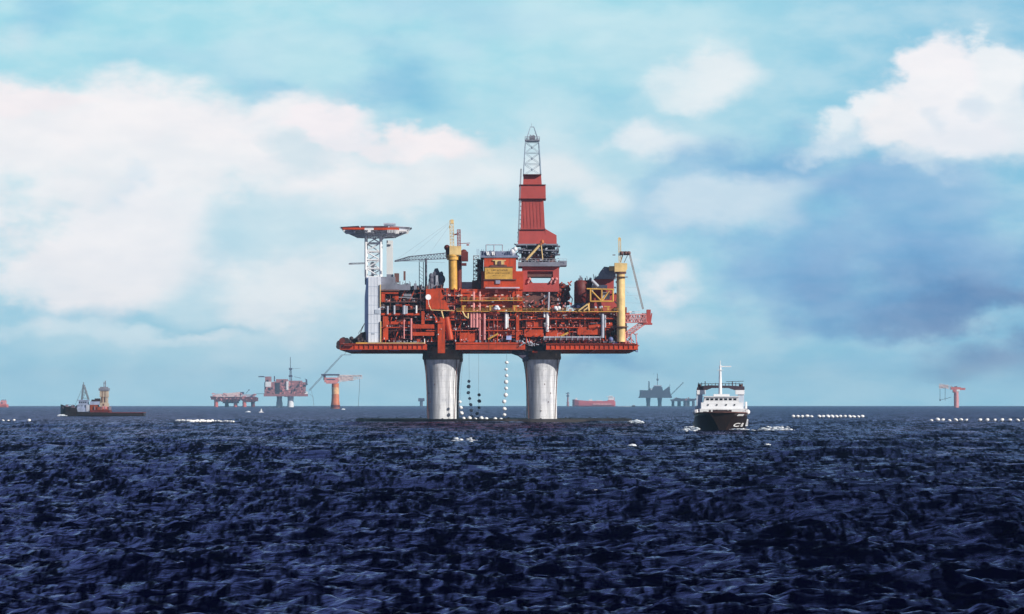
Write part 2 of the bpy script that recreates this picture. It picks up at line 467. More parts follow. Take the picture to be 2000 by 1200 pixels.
    t.put(df.inputs['Color'], t.mix(fm, (0.0008, 0.0012, 0.0080), (0.75, .78, .8)))
    t.put(df.inputs['Normal'], bp.outputs[0]); t.put(gl.inputs['Normal'], bp.outputs[0])
    gl.inputs['Color'].default_value = (.70, .69, 1.0, 1); gl.inputs['Roughness'].default_value = .18
    # a wind-roughened sea never mirrors fully at grazing view: its facets lean towards the eye
    # wind ripple patches: bright and dark sky glints painted into the reflectance
    c1 = t.noise(t.vm('MULTIPLY', g_, (.62, .13, 0)), 1.0, 4, .58, 0)
    c2 = t.noise(t.vm('MULTIPLY', g_, (.16, .022, 0)), 1.0, 4, .58, 0)
    c3 = t.noise(t.vm('MULTIPLY', g_, (1.9, .62, 0)), 1.0, 2, .55, 0)
    c4 = t.noise(t.vm('MULTIPLY', g_, (5.2, 1.8, 0)), 1.0, 1, .5, 0)
    cs = t.math('ADD', t.math('ADD', t.math('MULTIPLY', c1, .34), t.math('MULTIPLY', c2, .24)), t.math('ADD', t.math('MULTIPLY', c3, .32), t.math('MULTIPLY', c4, .10)))
    glint = t.smooth(cs, .455, .555, .04, 1.85)
    fac = t.math('MAXIMUM', t.math('MULTIPLY', t.math('SUBTRACT', fr.outputs[0], .028), 3.2), 0.0)
    fac = t.math('MINIMUM', fac, .32)
    fac = t.math('MULTIPLY', fac, glint)
    fac = t.math('MULTIPLY', fac, t.math('SUBTRACT', 1.0, fm))
    t.put(mx.inputs[0], fac); ll.new(df.outputs[0], mx.inputs[1]); ll.new(gl.outputs[0], mx.inputs[2])
    ll.new(mx.outputs[0], nn['Material Output'].inputs['Surface'])
    me.materials.append(m)
    return o
sea = make_sea()

# haze: one closed box of even air round the camera and everything built
def make_haze():
    mb = MB(); s = SEA_R+400; mb.box(-s, s, -s, s, -3.2, 150.0)
    m = bpy.data.materials.new('haze_air'); m.use_nodes = True; nt = m.node_tree; nt.nodes.clear()
    out = nt.nodes.new('ShaderNodeOutputMaterial'); v = nt.nodes.new('ShaderNodeVolumePrincipled')
    v.inputs['Density'].default_value = HAZE; v.inputs['Color'].default_value = (0.38, 0.70, 1.0, 1)
    v.inputs['Anisotropy'].default_value = 0.0
    nt.links.new(v.outputs[0], out.inputs['Volume'])
    o = mb.build('haze', m); o['kind'] = 'stuff'; o['label'] = 'thin blue sea haze over the whole field'; o['category'] = 'haze'
    return o
HAZE = 5.0e-5
make_haze()
# ---------------------------------------------------------------- the big production platform
def PB(mb, x0, x1, y0, y1, Y, dep):
    """box whose front face at distance Y spans the measured columns x0..x1 and rows y0..y1"""
    k = Plane(Y); return mb.box(k.x(x0), k.x(x1), Y, Y+dep, k.z(y1), k.z(y0))
def PP(x, y, Y): k = Plane(Y); return (k.x(x), Y, k.z(y))
def box1(name, m, parent, x0, x1, y0, y1, Y, dep, label=None):
    return PB(MB(), x0, x1, y0, y1, Y, dep).build(name, m, parent, label)
PLX = -8.2
plat = thing('offshore_platform', (PLX, 1204, 0), 'huge red oil production platform on pale concrete legs, nearest and largest, with tall drilling derrick', 'oil platform')
LEGS = [(-28.7, 1172), (12.2, 1172), (-28.8, 1233), (12.25, 1233)]
ZD = 29.0      # underside of the deck
for cx, cy in LEGS:
    leg = MB().lathe(cx, cy, [(6.15, -12), (6.1, 2), (6.12, 13), (6.3, 17), (6.6, 20.5), (7.05, 23.6), (7.45, 25.6)], 56).build('leg', conc, plat)
    MB().lathe(cx, cy, [(7.40, 25.5), (7.75, 25.7), (7.85, 26.6), (7.7, 27.1), (7.7, ZD+2)], 56).build('leg_collar', brownc, leg)
    d = MB()
    for i in range(5):
        a = R(215+i*27); rr = 6.55
        x0, y0 = cx+rr*math.cos(a), cy+rr*math.sin(a)
        if i in (0, 4): d.tube((x0, y0, .5), (cx+7.9*math.cos(a), cy+7.9*math.sin(a), 26), .16, n=6)
    for i in range(4):     # inspection brackets and hatches down the shaft
        a = R(random.Random(i*7+int(cx)).uniform(200, 340)); z = 3+i*2.4
        d.box(cx+6.2*math.cos(a)-.12, cx+6.2*math.cos(a)+.12, cy+6.2*math.sin(a)-.15, cy+6.2*math.sin(a)+.1, z*1.5, z*1.5+.5)
    d.build('leg_fittings', brown, leg)
# concrete base awash between the legs: a ring of storage cells
cells = MB()
n = 72; pr = []
for i in range(n):
    t = 2*math.pi*i/n; rr = 57.0+1.1*abs(math.sin(9*t)); pr.append((PLX+.7+rr*math.cos(t), 1204+rr*math.sin(t)))
vs = [(x, y, -9) for x, y in pr]+[(x, y, 1.4) for x, y in pr]+[(PLX+(x-PLX)*.985, 1204+(y-1204)*.985, 1.5) for x, y in pr]
cells.add(vs, [(i, (i+1) % n, (i+1) % n+n, i+n) for i in range(n)]+[(i+n, (i+1) % n+n, (i+1) % n+2*n, i+2*n) for i in range(n)]+[tuple(range(2*n, 3*n))])
for i in range(26):
    t = 2*math.pi*i/26; rr = 55.5
    cells.box(PLX+rr*math.cos(t)-.4, PLX+rr*math.cos(t)+.4, 1204+rr*math.sin(t)-.4, 1204+rr*math.sin(t)+.4, 1.4, 1.8)
cells.build('submerged_base', wetc, plat)

rnd = random.Random(42)
# main deck: front girders, slab, underside beams
dk = MB()
PB(dk, 664, 831, 672.5, 682, 1159, 2.0); PB(dk, 890, 1023, 669, 683, 1158.5, 2.4); PB(dk, 1067, 1246, 673.5, 682.5, 1159, 2.0)
for a, b in ((664, 831), (890, 1023), (1067, 1246)):       # flanges
    PB(dk, a-.5, b+.5, 671.6, 672.6, 1158.2, 3.2); PB(dk, a-.5, b+.5, 682.2, 683.4, 1158.2, 3.2)
    x = a
    while x < b: PB(dk, x, x+.6, 672, 683, 1158.6, .6); x += 9.5
k = Plane(1162)
for Y in (1199, 1240): dk.box(k.x(664), k.x(1240), Y, Y+1.5, ZD+.2, ZD+2.6)
for px in (664, 745, 828, 895, 1020, 1070, 1160, 1238): dk.box(k.x(px), k.x(px)+1.2, 1160.5, 1241, ZD+.3, ZD+2.6)
deck = dk.build('main_deck', red, plat)
sl_ = MB().box(k.x(672), k.x(1240), 1163, 1240, ZD+2.6, ZD+3.2).build('deck_plating', brown, deck)
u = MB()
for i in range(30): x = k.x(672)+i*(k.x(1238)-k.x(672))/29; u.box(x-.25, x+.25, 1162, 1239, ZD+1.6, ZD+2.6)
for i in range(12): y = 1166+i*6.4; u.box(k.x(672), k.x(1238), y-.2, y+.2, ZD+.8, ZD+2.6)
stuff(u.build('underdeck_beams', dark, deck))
# walkway and pipes slung below the middle span, and the curved gusset by the right leg
w = MB()
for yy in (1162, 1164.5): 
    w.tube(PP(903, 690.5, yy), PP(1022, 690.5, yy), .16, n=6); w.tube(PP(903, 686.5, yy), PP(1022, 686.5, yy), .1, n=6)
for px in range(903, 1023, 7): w.tube(PP(px, 684, 1162), PP(px, 691, 1162), .09, n=4)
for px in (925, 946, 948, 952, 972, 990): PB(w, px, px+rnd.uniform(2, 5), 684, 688+rnd.uniform(0, 4), 1163, 2)
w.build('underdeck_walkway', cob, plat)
PB(MB(), 918, 1000, 687.2, 688.2, 1162.4, 1.2).build('underdeck_pipe', lgrey, plat)
g = MB(); q = Plane(1168)
g.prism([(q.x(1000), q.z(684)), (q.x(1000), q.z(690)), (q.x(1012), q.z(694)), (q.x(1020), q.z(700)), (q.x(1024), q.z(706)), (q.x(1032), q.z(706)), (q.x(1034), q.z(684))], 1166, 1190)
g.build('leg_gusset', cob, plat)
# heavy nodes above the front legs
nd = MB(); PB(nd, 855, 869, 622, 690, 1160, 2.4); PB(nd, 1040, 1050, 672, 690, 1164, 2)
nd.tube(PP(872, 620, 1161.5), PP(880, 664, 1161.5), 1.3, n=12); nd.tube(PP(884, 608, 1162), PP(884, 622, 1162), 1.5, n=12)
PB(nd, 850, 866, 620, 631, 1159.6, 3); PB(nd, 823, 829, 608, 634, 1160, 2)
nd.build('leg_brace', red, plat)
lb = MB()
PB(lb, 831, 902, 634, 686, 1167, 12); PB(lb, 1024, 1068, 676, 686, 1164, 12)
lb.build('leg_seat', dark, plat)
cl = MB()
for i in range(50):
    px = rnd.uniform(832, 900) if i % 2 else rnd.uniform(1022, 1068); py = rnd.uniform(676, 694)
    cl.tube(PP(px, py, 1165.8), PP(px+rnd.uniform(-7, 7), py+rnd.uniform(-3, 5), 1165.4), rnd.uniform(.12, .4), n=6)
stuff(cl.build('leg_top_pipework', brown, plat))
cl = MB()
for i in range(9):
    px = rnd.uniform(1020, 1048); py = rnd.uniform(667, 676)
    cl.ball(PP(px, py, 1157.5), rnd.uniform(.25, .5), n=8, m=5)
    cl.tube(PP(px, py, 1157.5), PP(px+rnd.uniform(-8, 8), py+rnd.uniform(-2, 8), 1157.6), .17, n=5)
stuff(cl.build('hose_station', lgrey, plat))

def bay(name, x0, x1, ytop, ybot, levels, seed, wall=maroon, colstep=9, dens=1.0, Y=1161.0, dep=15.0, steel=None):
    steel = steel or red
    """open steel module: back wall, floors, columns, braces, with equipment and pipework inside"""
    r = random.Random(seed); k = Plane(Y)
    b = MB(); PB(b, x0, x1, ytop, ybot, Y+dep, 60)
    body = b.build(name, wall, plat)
    fl = MB()
    for lv in levels: PB(fl, x0-.3, x1+.3, lv-.9, lv+.9, Y-.2, dep+.1)
    fl.build('floor', steel, body)
    c = MB(); x = x0+1
    while x < x1:
        w = r.uniform(.9, 1.9); PB(c, x, x+w, ytop, ybot, Y+r.choice((0.1, 3, 6)), 1.0)
        x += r.uniform(.6, 1.5)*colstep
    stuff(stuff(c.build('column', steel, body)))
    br = MB(); lv2 = [ytop]+list(levels)+[ybot]
    for a, bb in zip(lv2, lv2[1:]):
        for i in range(max(1, int((x1-x0)/26))):
            xa = r.uniform(x0, x1-12); s = r.choice((-1, 1))
            p = (xa, bb) if s > 0 else (xa, a); q_ = (xa+12, a) if s > 0 else (xa+12, bb)
            br.tube(PP(*p, Y+2), PP(*q_, Y+2), .32, n=6)
    stuff(br.build('brace', red, body))
    groups = [('equipment', red, .34), ('equipment', maroon, .2), ('equipment', brown, .14), ('vessel', pink, .06), ('equipment', dark, .14), ('equipment', lgrey, .05)]
    area = (x1-x0)*(ybot-ytop)
    for gi, (nm, m, fr) in enumerate(groups):
        e = MB()
        for i in range(max(3, int(area/48*fr*dens))):
            li = r.randrange(len(lv2)-1); a, bb = lv2[li]+1, lv2[li+1]-1
            if bb-a < 3: continue
            w = r.uniform(1.5, 11); h = min(r.uniform(2.0, 11), bb-a); xa = r.uniform(x0, max(x0+.5, x1-w))
            yb = bb if r.random() < .75 else a+h
            Yq = Y+r.uniform(.8, dep-4)
            if r.random() < .5: PB(e, xa, xa+w, yb-h, yb, Yq, r.uniform(1.5, 4))
            elif r.random() < .5: e.tube(PP(xa, yb-h/2, Yq+1), PP(xa+w, yb-h/2, Yq+1), min(h*.1, 1.1), n=10)
            else: e.tube(PP(xa, yb, Yq+1), PP(xa, yb-h, Yq+1), r.uniform(.3, .9), n=10)
        if e.v: stuff(e.build(nm, m, body))
    for m, fr, rr in ((red, .5, .16), (lgrey, .14, .12), (pink, .2, .13), (brown, .3, .14)):
        e = MB()
        for i in range(int(area/42*fr*dens)+2):
            px = r.uniform(x0, x1); py = r.uniform(ytop+1, ybot-1); Yq = Y+r.uniform(-.2, dep*.5); pts = [PP(px, py, Yq)]
            for s in range(r.randint(1, 3)):
                if r.random() < .55: px = min(x1, max(x0, px+r.uniform(-16, 16)))
                else: py = min(ybot, max(ytop, py+r.uniform(-9, 9)))
                pts.append(PP(px, py, Yq))
            e.path(pts, rr*r.uniform(.6, 1.6), n=6)
        stuff(e.build('pipework', m, body))
    e = MB()
    for i in range(int(area/150*dens)+2):
        px = r.uniform(x0, x1); lv = r.choice(list(levels)+[ybot]); e.ball(PP(px, lv-r.uniform(1.2, 4.5), Y-.1+r.random()*2), r.uniform(.16, .42), n=7, m=5)
    stuff(e.build('fitting', lgrey if seed % 2 else pink, body))
    rl = MB()
    for lv in levels: rl.rail(k.x(x0), k.x(x1), Y-.1, k.z(lv-.9), 1.1, .05, 1.8)
    stuff(rl.build('handrail', brown, body))
    return body
left_bay = bay('wellhead_module', 744, 832, 566, 618, (590, 604), 3, wall=dark, dens=.7, steel=brown)  # recess shadow put into the colour: dark wall, brown columns and floors
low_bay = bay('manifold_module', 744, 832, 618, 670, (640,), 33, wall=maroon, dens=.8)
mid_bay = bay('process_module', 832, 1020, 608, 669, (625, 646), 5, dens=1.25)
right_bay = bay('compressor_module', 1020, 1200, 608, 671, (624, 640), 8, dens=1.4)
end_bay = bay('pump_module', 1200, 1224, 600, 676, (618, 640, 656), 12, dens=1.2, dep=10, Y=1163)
# solid-looking red lines seen in the bays
sp = MB()
PB(sp, 806, 848, 634, 642, 1160.2, 1.4); PB(sp, 806, 848, 649, 656, 1160.2, 1.4); PB(sp, 745, 752, 573, 590, 1160.4, 1); PB(sp, 745, 778, 571.5, 574, 1160.4, 1)
PB(sp, 745, 830, 612, 616, 1160.6, 1); PB(sp, 748, 758, 618, 664, 1160.6, 1.2); PB(sp, 758, 806, 628, 634, 1161.4, 1)
sp.build('bay_girder', red, left_bay)
sp = MB()
PB(sp, 902, 966, 611, 616, 1160.3, 1.3); PB(sp, 955, 1010, 640, 657, 1162.3, 3); PB(sp, 958, 986, 630, 640, 1163, 3); PB(sp, 898, 930, 650, 668, 1161, 3); PB(sp, 1000, 1018, 648, 654, 1160.8, 3)
PB(sp, 1008, 1014, 610, 668, 1160.4, 1); PB(sp, 940, 946, 606, 668, 1160.6, 1)
sp.build('bay_girder', red, mid_bay)
sp = MB()
PB(sp, 1024, 1062, 644, 658, 1160.7, 3); PB(sp, 1066, 1102, 646, 659, 1160.7, 3); PB(sp, 1128, 1172, 640, 654, 1160.9, 3); PB(sp, 1022, 1198, 611, 613.5, 1160.3, 1.2); PB(sp, 1050, 1200, 621.5, 623, 1160.3, 1.2)
PB(sp, 1030, 1060, 626, 640, 1162, 2); sp.tube(PP(1150, 640, 1161), PP(1196, 634, 1161), .9, n=10)
sp.build('bay_girder', red, right_bay)
yb = MB(); PB(yb, 1128, 1162, 658.5, 662, 1160.2, .9)
yb.tube(PP(1082, 664, 1159.8), PP(1110, 650, 1159.8), .42, n=8); yb.tube(PP(953, 663, 1159.6), PP(973, 652, 1159.6), .4, n=8)
yb.build('yellow_ramp', yellow, plat)
# white risers and vertical pipes standing out in the bays
for px, a, b, r_ in ((988, 606, 642, .62), (991.5, 612, 640, .4), (1069, 610, 648, .85), (1063, 609, 620, .5), (1177, 612, 660, .8), (1182, 616, 640, .4), (757, 598, 614, .5), (770, 597, 614, .55), (789, 597, 614, .85), (794, 598, 613, .5), (813, 597, 612, .5), (829, 662, 684, .25)):
    MB().tube(PP(px, b, 1160.2), PP(px, a, 1160.2), r_*.8, n=12).build('riser_pipe', lgrey if px < 800 or px > 1100 else white, plat)
for px, a, b, r_ in ((925, 570, 640, .55), (931, 606, 640, .7), (937, 570, 664, .4), (946, 612, 664, .5), (920, 610, 640, .5), (789, 625, 662, .3), (803, 622, 664, .4)):
    MB().tube(PP(px, b, 1160.0), PP(px, a, 1160.0), r_, n=12).build('riser_pipe', pink, plat, label='faded pink riser pipe')
# pale pipe rack and containers on the lower right edge
pk = MB()
for i in range(4): pk.tube(PP(1062, 659+i*1.3, 1159.2+i*.4), PP(1172, 659+i*1.3, 1159.2+i*.4), .33, n=8)
for px in range(1062, 1174, 11): PB(pk, px, px+1, 656.5, 665, 1158.8, 2.2)
pk.build('pipe_rack', lgrey, plat)
PB(MB(), 989, 999, 656, 664, 1159.3, 2.4).build('small_container', mat('pale_blue_paint', (.36, .44, .74)), plat)
cl = MB()
for i in range(44):
    px = rnd.choice((rnd.uniform(905, 950), rnd.uniform(965, 1020), rnd.uniform(760, 828), rnd.uniform(1176, 1200))); h = rnd.uniform(1, 5)
    PB(cl, px, px+rnd.uniform(1, 4), 669-h, 669.2, 1159.4+rnd.random(), 1.2)
stuff(cl.build('deck_equipment', grey, plat))

# upper red block in the middle with rows of lamps
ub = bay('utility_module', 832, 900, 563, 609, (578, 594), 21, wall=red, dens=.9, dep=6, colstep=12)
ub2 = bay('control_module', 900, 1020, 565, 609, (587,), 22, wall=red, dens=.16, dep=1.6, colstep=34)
wl = MB()
PB(wl, 832, 862, 565, 604, 1160.2, 5); wl.prism([(PP(862, 565, 1160.2)[0], PP(862, 565, 1160)[2]), (PP(862, 604, 1160)[0], PP(0, 604, 1160)[2]), (PP(878, 606, 1160)[0], PP(0, 606, 1160)[2]), (PP(858, 575, 1160)[0]+.3, PP(0, 565, 1160)[2])][::1], 1160.4, 1161.2)
wl.build('wall_plate', red, ub)
dish = MB(); c = Vector(PP(836, 581, 1158.6)); dr = Vector((.25, -1, .1)).normalized()
dish.tube(c, c+dr*.5, .5, 1.15, n=20); dish.tube(c, c-dr*1.6, .12, n=6); dish.tube(PP(838, 600, 1159), c, .12, n=6)
dish.build('satellite_dish', white, plat)
for px, py in ((878, 577), (901, 577), (922, 577), (938, 577), (968, 577), (981, 576.5), (1012, 577), (922, 598), (936, 598), (971, 598), (984, 599), (1012, 598), (952, 599), (895, 578)):
    PB(MB(), px-2.2, px+2.2, py-1.2, py+1.2, 1158.3, .7).build('floodlight_housing', mat('pale_pink_lamp', (.8, .52, .42)), plat)
yr = MB()
for a, b, py in ((898, 958, 587.5), (958, 1020, 587), (892, 1020, 608), (1020, 1125, 608.3), (1125, 1208, 608.8)):
    kk = Plane(1159); PB(yr, a, b, py-.6, py+.9, 1158.6, 1.1)
    yr.rail(kk.x(a), kk.x(b), 1158.6, kk.z(py-.6), 1.05, .055, 1.7)
for px in (903, 956, 1003): PB(yr, px-1, px+7, 597, 599.2, 1158.2, 1.6); PB(yr, px, px+3.4, 599, 607, 1158.3, 1.5)
yr.build('yellow_walkway', yellow, plat)
yx = MB(); yx.path([PP(903, 608, 1158.4), PP(908, 618, 1158.4), PP(914, 622, 1158.4), PP(914, 612, 1158.4)], .35)
yx.path([PP(1130, 607, 1158.4), PP(1148, 594, 1158.4), PP(1150, 607, 1158.4)], .35); yx.tube(PP(1140, 607, 1158.4), PP(1149, 600, 1158.4), .3)
yx.path([PP(838, 596, 1158.3), PP(842, 606, 1158.3), PP(888, 607.5, 1158.3)], .2); yx.path([PP(862, 608, 1158.3), PP(866, 622, 1158.3)], .35)
yx.build('access_ladder', cream, plat)
bl = MB()
for px, py, r_ in ((970, 600, .9), (968, 603, .8), (973, 603.5, .8)): bl.ball(PP(px, py, 1157.8), r_, 1.1, .8, .8)
bl.build('lifeboat', blanc, plat)
bl = MB()
for px in (1085, 1091.5): bl.ball(PP(px, 602, 1157.8), .85, 1, .8, 1)
PB(bl, 1084, 1093, 599, 600.5, 1157.6, .8); bl.ball(PP(1087.5, 604.5, 1157.7), .7)
bl.build('life_raft', white, plat)

# living-quarters side: grey modules on the upper left
gm = MB(); PB(gm, 742, 800, 556, 567, 1161, 18)
PB(gm, 742, 772, 541, 556, 1163, 12); PB(gm, 755, 768, 536, 541, 1166, 4); gm.build('grey_cabin', grey, plat)
ge = MB(); r = random.Random(4)
for i in range(60):
    px = r.uniform(745, 862); h = r.uniform(2, 12); PB(ge, px, px+r.uniform(1, 6), 565-h, 566, 1162+r.uniform(0, 14), 2)
for i in range(30):
    px = r.uniform(745, 862); h = r.uniform(6, 18); ge.tube(PP(px, 566, 1165), PP(px, 566-h, 1165), .12, n=5)
stuff(ge.build('roof_equipment', grey, plat))
ge = MB()
for i in range(26): px = r.uniform(768, 862); h = r.uniform(2, 9); PB(ge, px, px+r.uniform(1, 4), 565-h, 566, 1161+r.uniform(0, 8), 2)
PB(ge, 770, 779, 534, 552, 1165, 3); PB(ge, 788, 792, 530, 548, 1165, 1); PB(ge, 742, 780, 566, 569, 1160.6, 1)
stuff(ge.build('roof_machinery', brown, plat))
ex = MB(); PB(ex, 845, 860, 532, 565, 1166, 4); ex.prism([(PP(846, 533, 1166)[0], PP(846, 533, 1166)[2]), (PP(859, 533, 1166)[0], PP(0, 533, 1166)[2]), (PP(855, 524, 1166)[0], PP(0, 524, 1166)[2]), (PP(849, 525, 1166)[0], PP(0, 525, 1166)[2])], 1166.2, 1169.8)
ex.tube(PP(832, 565, 1168), PP(832, 505, 1168), .45, n=8); ex.tube(PP(832, 510, 1168), PP(818, 510, 1168), .15, n=5)
for px in (819, 827): ex.tube(PP(px, 565, 1172), PP(px, 512, 1172), .16, n=5)
for i in range(6): ex.tube(PP(819, 520+i*7, 1172), PP(827, 526+i*7, 1172), .09, n=4)
for px, py, rr in ((842, 540, .9), (842, 549, 1.1), (862, 536, .8), (864, 546, 1.2), (841, 558, 1.0), (862, 556, 1.0)): ex.ball(PP(px, py, 1166), rr, 1, 1, 1.5)
ex.build('exhaust_stack', mat('sooty_grey_steel', (.11, .11, .15)), plat)
PB(MB(), 851, 856, 538, 563, 1165.4, .8).build('exhaust_panel', lgrey, plat)
PB(MB(), 893, 922, 551, 565, 1170, 14).build('grey_cabin', lgrey, plat, label='pale grey cabin beside the sign board block')
gk = MB(); r = random.Random(9)
for i in range(46):
    px = r.uniform(928, 940); py = r.uniform(505, 562); PB(gk, px, px+r.uniform(1, 5), py, py+r.uniform(1, 6), 1166+r.uniform(-2, 4), 2)
PB(gk, 932, 944, 508, 566, 1168, 5); gk.truss(PP(930, 566, 1166), PP(930, 500, 1166), 1.8, 2.2, 9, .16); PB(gk, 922, 934, 548, 566, 1167, 4)
stuff(gk.build('stair_frame', brown, plat))

# sign-board block
sb = MB(); PB(sb, 945, 1008, 503, 566, 1160.6, 22); PB(sb, 996, 1022, 530, 566, 1162, 20); PB(sb, 940, 948, 530, 566, 1163, 10)
sbb = sb.build('sign_block', red, plat)
PB(MB(), 947, 1001, 523, 545.5, 1159.8, .5).build('sign_board', ochre, sbb)
sx = MB(); r = random.Random(2)
for row, (a, b, cnt) in enumerate(((952, 994, 15), (951, 996, 17), (960, 990, 11))):
    for i in range(cnt):
        px = a+(b-a)*i/cnt; py = 526.5+row*5.6; hh = 3.0 if row < 2 else 1.8
        if r.random() < .15: continue
        PB(sx, px, px+.45, py, py+hh, 1159.72, .06)
        if r.random() < .7: PB(sx, px+.46, px+1.7, py+r.choice((0, hh*.45, hh-.4)), py+r.choice((0, hh*.45, hh-.4))+.5, 1159.71, .06)
stuff(sx.build('sign_lettering', mat('faded_sign_ink', (.20, .11, .03)), sbb))
tr = MB(); PB(tr, 944, 1009, 545.6, 547, 1159.9, .5); PB(tr, 946, 1002, 521, 522.6, 1159.6, 1.2); tr.build('sign_ledge', brown, sbb)
PB(MB(), 948, 1015, 561, 563.6, 1159.5, 1.2).build('pale_ledge', mat('pale_lilac_paint', (.55, .42, .5)), sbb)
PB(MB(), 968, 977, 547.5, 554.5, 1160.1, .4).build('window', mat('lilac_window', (.34, .32, .42), .25), sbb)
bn = MB(); PB(bn, 962, 988, 508, 510, 1160.1, .5); PB(bn, 967, 985, 510, 517, 1160.1, .5); bn.build('name_banner', cream, sbb)
bn = MB(); PB(bn, 973.5, 979, 510, 518, 1159.7, .3); PB(bn, 958, 990, 518, 521, 1160.0, .5); bn.build('dark_emblem', brown, sbb)
gt = MB(); PB(gt, 938, 1012, 499, 503.4, 1160.2, 18); r = random.Random(14)
for i in range(34): px = r.uniform(937, 1004); PB(gt, px, px+r.uniform(2, 8), 500-r.uniform(2, 10), 500, 1161+r.uniform(0, 12), 2.5)
PB(gt, 942, 1004, 491, 500, 1166, 10)
for px in range(932, 1008, 4): gt.tube(PP(px, 500, 1160.5), PP(px+r.uniform(-2, 2), 488+r.uniform(-2, 4), 1160.5), .12, n=4)
stuff(gt.build('cooler_deck', mat('blue_grey_steel', (.22, .25, .36), dirt=(.08, .08, .1), dirt_amt=.5), sbb))
fr_ = MB()
for px in (949.5, 965, 981.5): fr_.tube(PP(px, 495, 1163), PP(px, 478.5, 1163), .22, n=6)
fr_.tube(PP(949.5, 478.5, 1163), PP(981.5, 478.5, 1163), .22, n=6)
fr_.build('roof_hoop', lgrey, sbb)
lv = MB()
for px in (950, 953, 960.5, 963.5): lv.tube(PP(px, 492, 1160), PP(px+1.6, 499, 1160), .33, n=6)
PB(lv, 999, 1003, 485, 500, 1164, 2); lv.ball(PP(1001, 492, 1163.4), 1.2); lv.ball(PP(1006, 487, 1163.4), 1.0)
lv.build('vent_pipe', white, sbb)

# drilling substructure
DY = 1168
ds = MB()
PB(ds, 1020, 1092, 520.5, 530, DY, 15); PB(ds, 1020, 1092, 553, 570, DY, 15); PB(ds, 1020, 1030, 530, 553, DY, 15); PB(ds, 1080, 1092, 530, 553, DY, 15)
for s, (xa, xb) in ((1, (1030, 1041)), (-1, (1080, 1070))):
    kk = Plane(DY); poly = [(kk.x(xa), kk.z(553)), (kk.x(xb), kk.z(553)), (kk.x(xa), kk.z(542))]
    if s < 0: poly = [poly[0], poly[2], poly[1]]
    ds.prism(poly, DY+.2, DY+1.4)
PB(ds, 1030, 1080, 530, 536, DY+2, 12)
dsu = ds.build('drilling_substructure', redm, plat)
m_ = MB(); PB(m_, 1030, 1080, 536, 541, DY+.4, 12); r = random.Random(5)
for i in range(3): px = r.uniform(1028, 1036); m_.tube(PP(px, 543, DY-.3), PP(px+r.uniform(-4, 4), 552, DY-.3), .2, n=5)
m_.build('skid_beam', brown, dsu)
pj = MB()
for px in (1031, 1075, 1083): pj.tube(PP(px, 553, DY-.5), PP(px+3.5, 545, DY-.5), .45, n=8); pj.ball(PP(px+3.5, 545.5, DY-.5), .7)
pj.build('skid_jack', pink, dsu)
pf = MB(); PB(pf, 1012, 1094, 512, 520.4, DY-2, 20); PB(pf, 1090, 1107, 510, 519, DY-1, 12); pf.build('drill_floor', cob if False else grey, plat)
pf = MB(); kk = Plane(DY-2); pf.rail(kk.x(1012), kk.x(1107), DY-2, kk.z(512), 1.3, .07, 1.4); pf.build('drill_floor_rail', lgrey, plat)
dm = MB(); PB(dm, 1018, 1084, 478, 512, DY+4, 8)
dm.build('drill_floor_housing', brown, plat)
dc = MB(); PB(dc, 1040, 1060, 487, 511, DY+3, 3); dc.build('doghouse', redm, plat)
r = random.Random(31)
for m, cnt, nm in ((grey, 70, 'drill_floor_pipework'), (lgrey, 30, 'drill_floor_ladder'), (dark, 40, 'drill_floor_machinery')):
    e = MB()
    for i in range(cnt):
        px = r.uniform(1010, 1090); py = r.uniform(477, 512)
        if r.random() < .5: e.tube(PP(px, py, DY+r.uniform(-1.5, 3)), PP(px+r.uniform(-8, 8), py+r.uniform(-5, 5), DY+r.uniform(-1.5, 3)), r.uniform(.12, .35), n=5)
        else: PB(e, px, px+r.uniform(1, 5), py, py+r.uniform(.8, 4), DY+r.uniform(-1.5, 3), 1)
    if m is grey:
        PB(e, 1008, 1090, 476.5, 479.5, DY-1, 14); PB(e, 1016, 1090, 488, 490, DY-.5, 10); PB(e, 1084, 1094, 480, 482, DY, 6); PB(e, 1086, 1094, 496, 498, DY, 6)
    stuff(e.build(nm, m, plat))
e = MB(); e.tube(PP(1028, 508, DY-1.6), PP(1060, 472, DY-1.6), .5, n=8); e.tube(PP(1057, 480, DY-1.6), PP(1060, 508, DY-1.6), .25, n=6); e.build('pipe_chute', cream, plat)
e = MB(); e.ball(PP(1059, 473, DY-2), .8, .9, .8, 1.2); e.tube(PP(1056, 478, DY-2), PP(1060, 470, DY-2), .45); e.build('orange_winch', orange, plat)
e = MB(); r = random.Random(77)
for i in range(46):
    px = r.uniform(1020, 1094); py = r.uniform(571, 606); w_ = r.uniform(1, 8)
    PB(e, px, px+w_, py, min(607, py+r.uniform(1, 7)), 1163+r.uniform(-1, 5), 1.5)
PB(e, 1020, 1092, 570, 608, 1170, 10); stuff(e.build('mud_module', brown, plat))
for m, cnt in ((red, 34), (lgrey, 16), (pink, 12)):
    e = MB()
    for i in range(cnt):
        px = r.uniform(1020, 1120); py = r.uniform(574 if px < 1092 else 592, 606)
        if r.random() < .5: PB(e, px, px+r.uniform(1, 6), py, min(607, py+r.uniform(1, 5)), 1161.5+r.uniform(-1, 1), 1)
        else: e.tube(PP(px, py, 1161), PP(px+r.uniform(-6, 6), min(607, py+r.uniform(-6, 6)), 1161), .2, n=5)
    if m is lgrey: e.tube(PP(1071, 606, 1160.6), PP(1072, 571, 1160.6), .4, n=8)
    stuff(e.build('mud_equipment', m, plat))
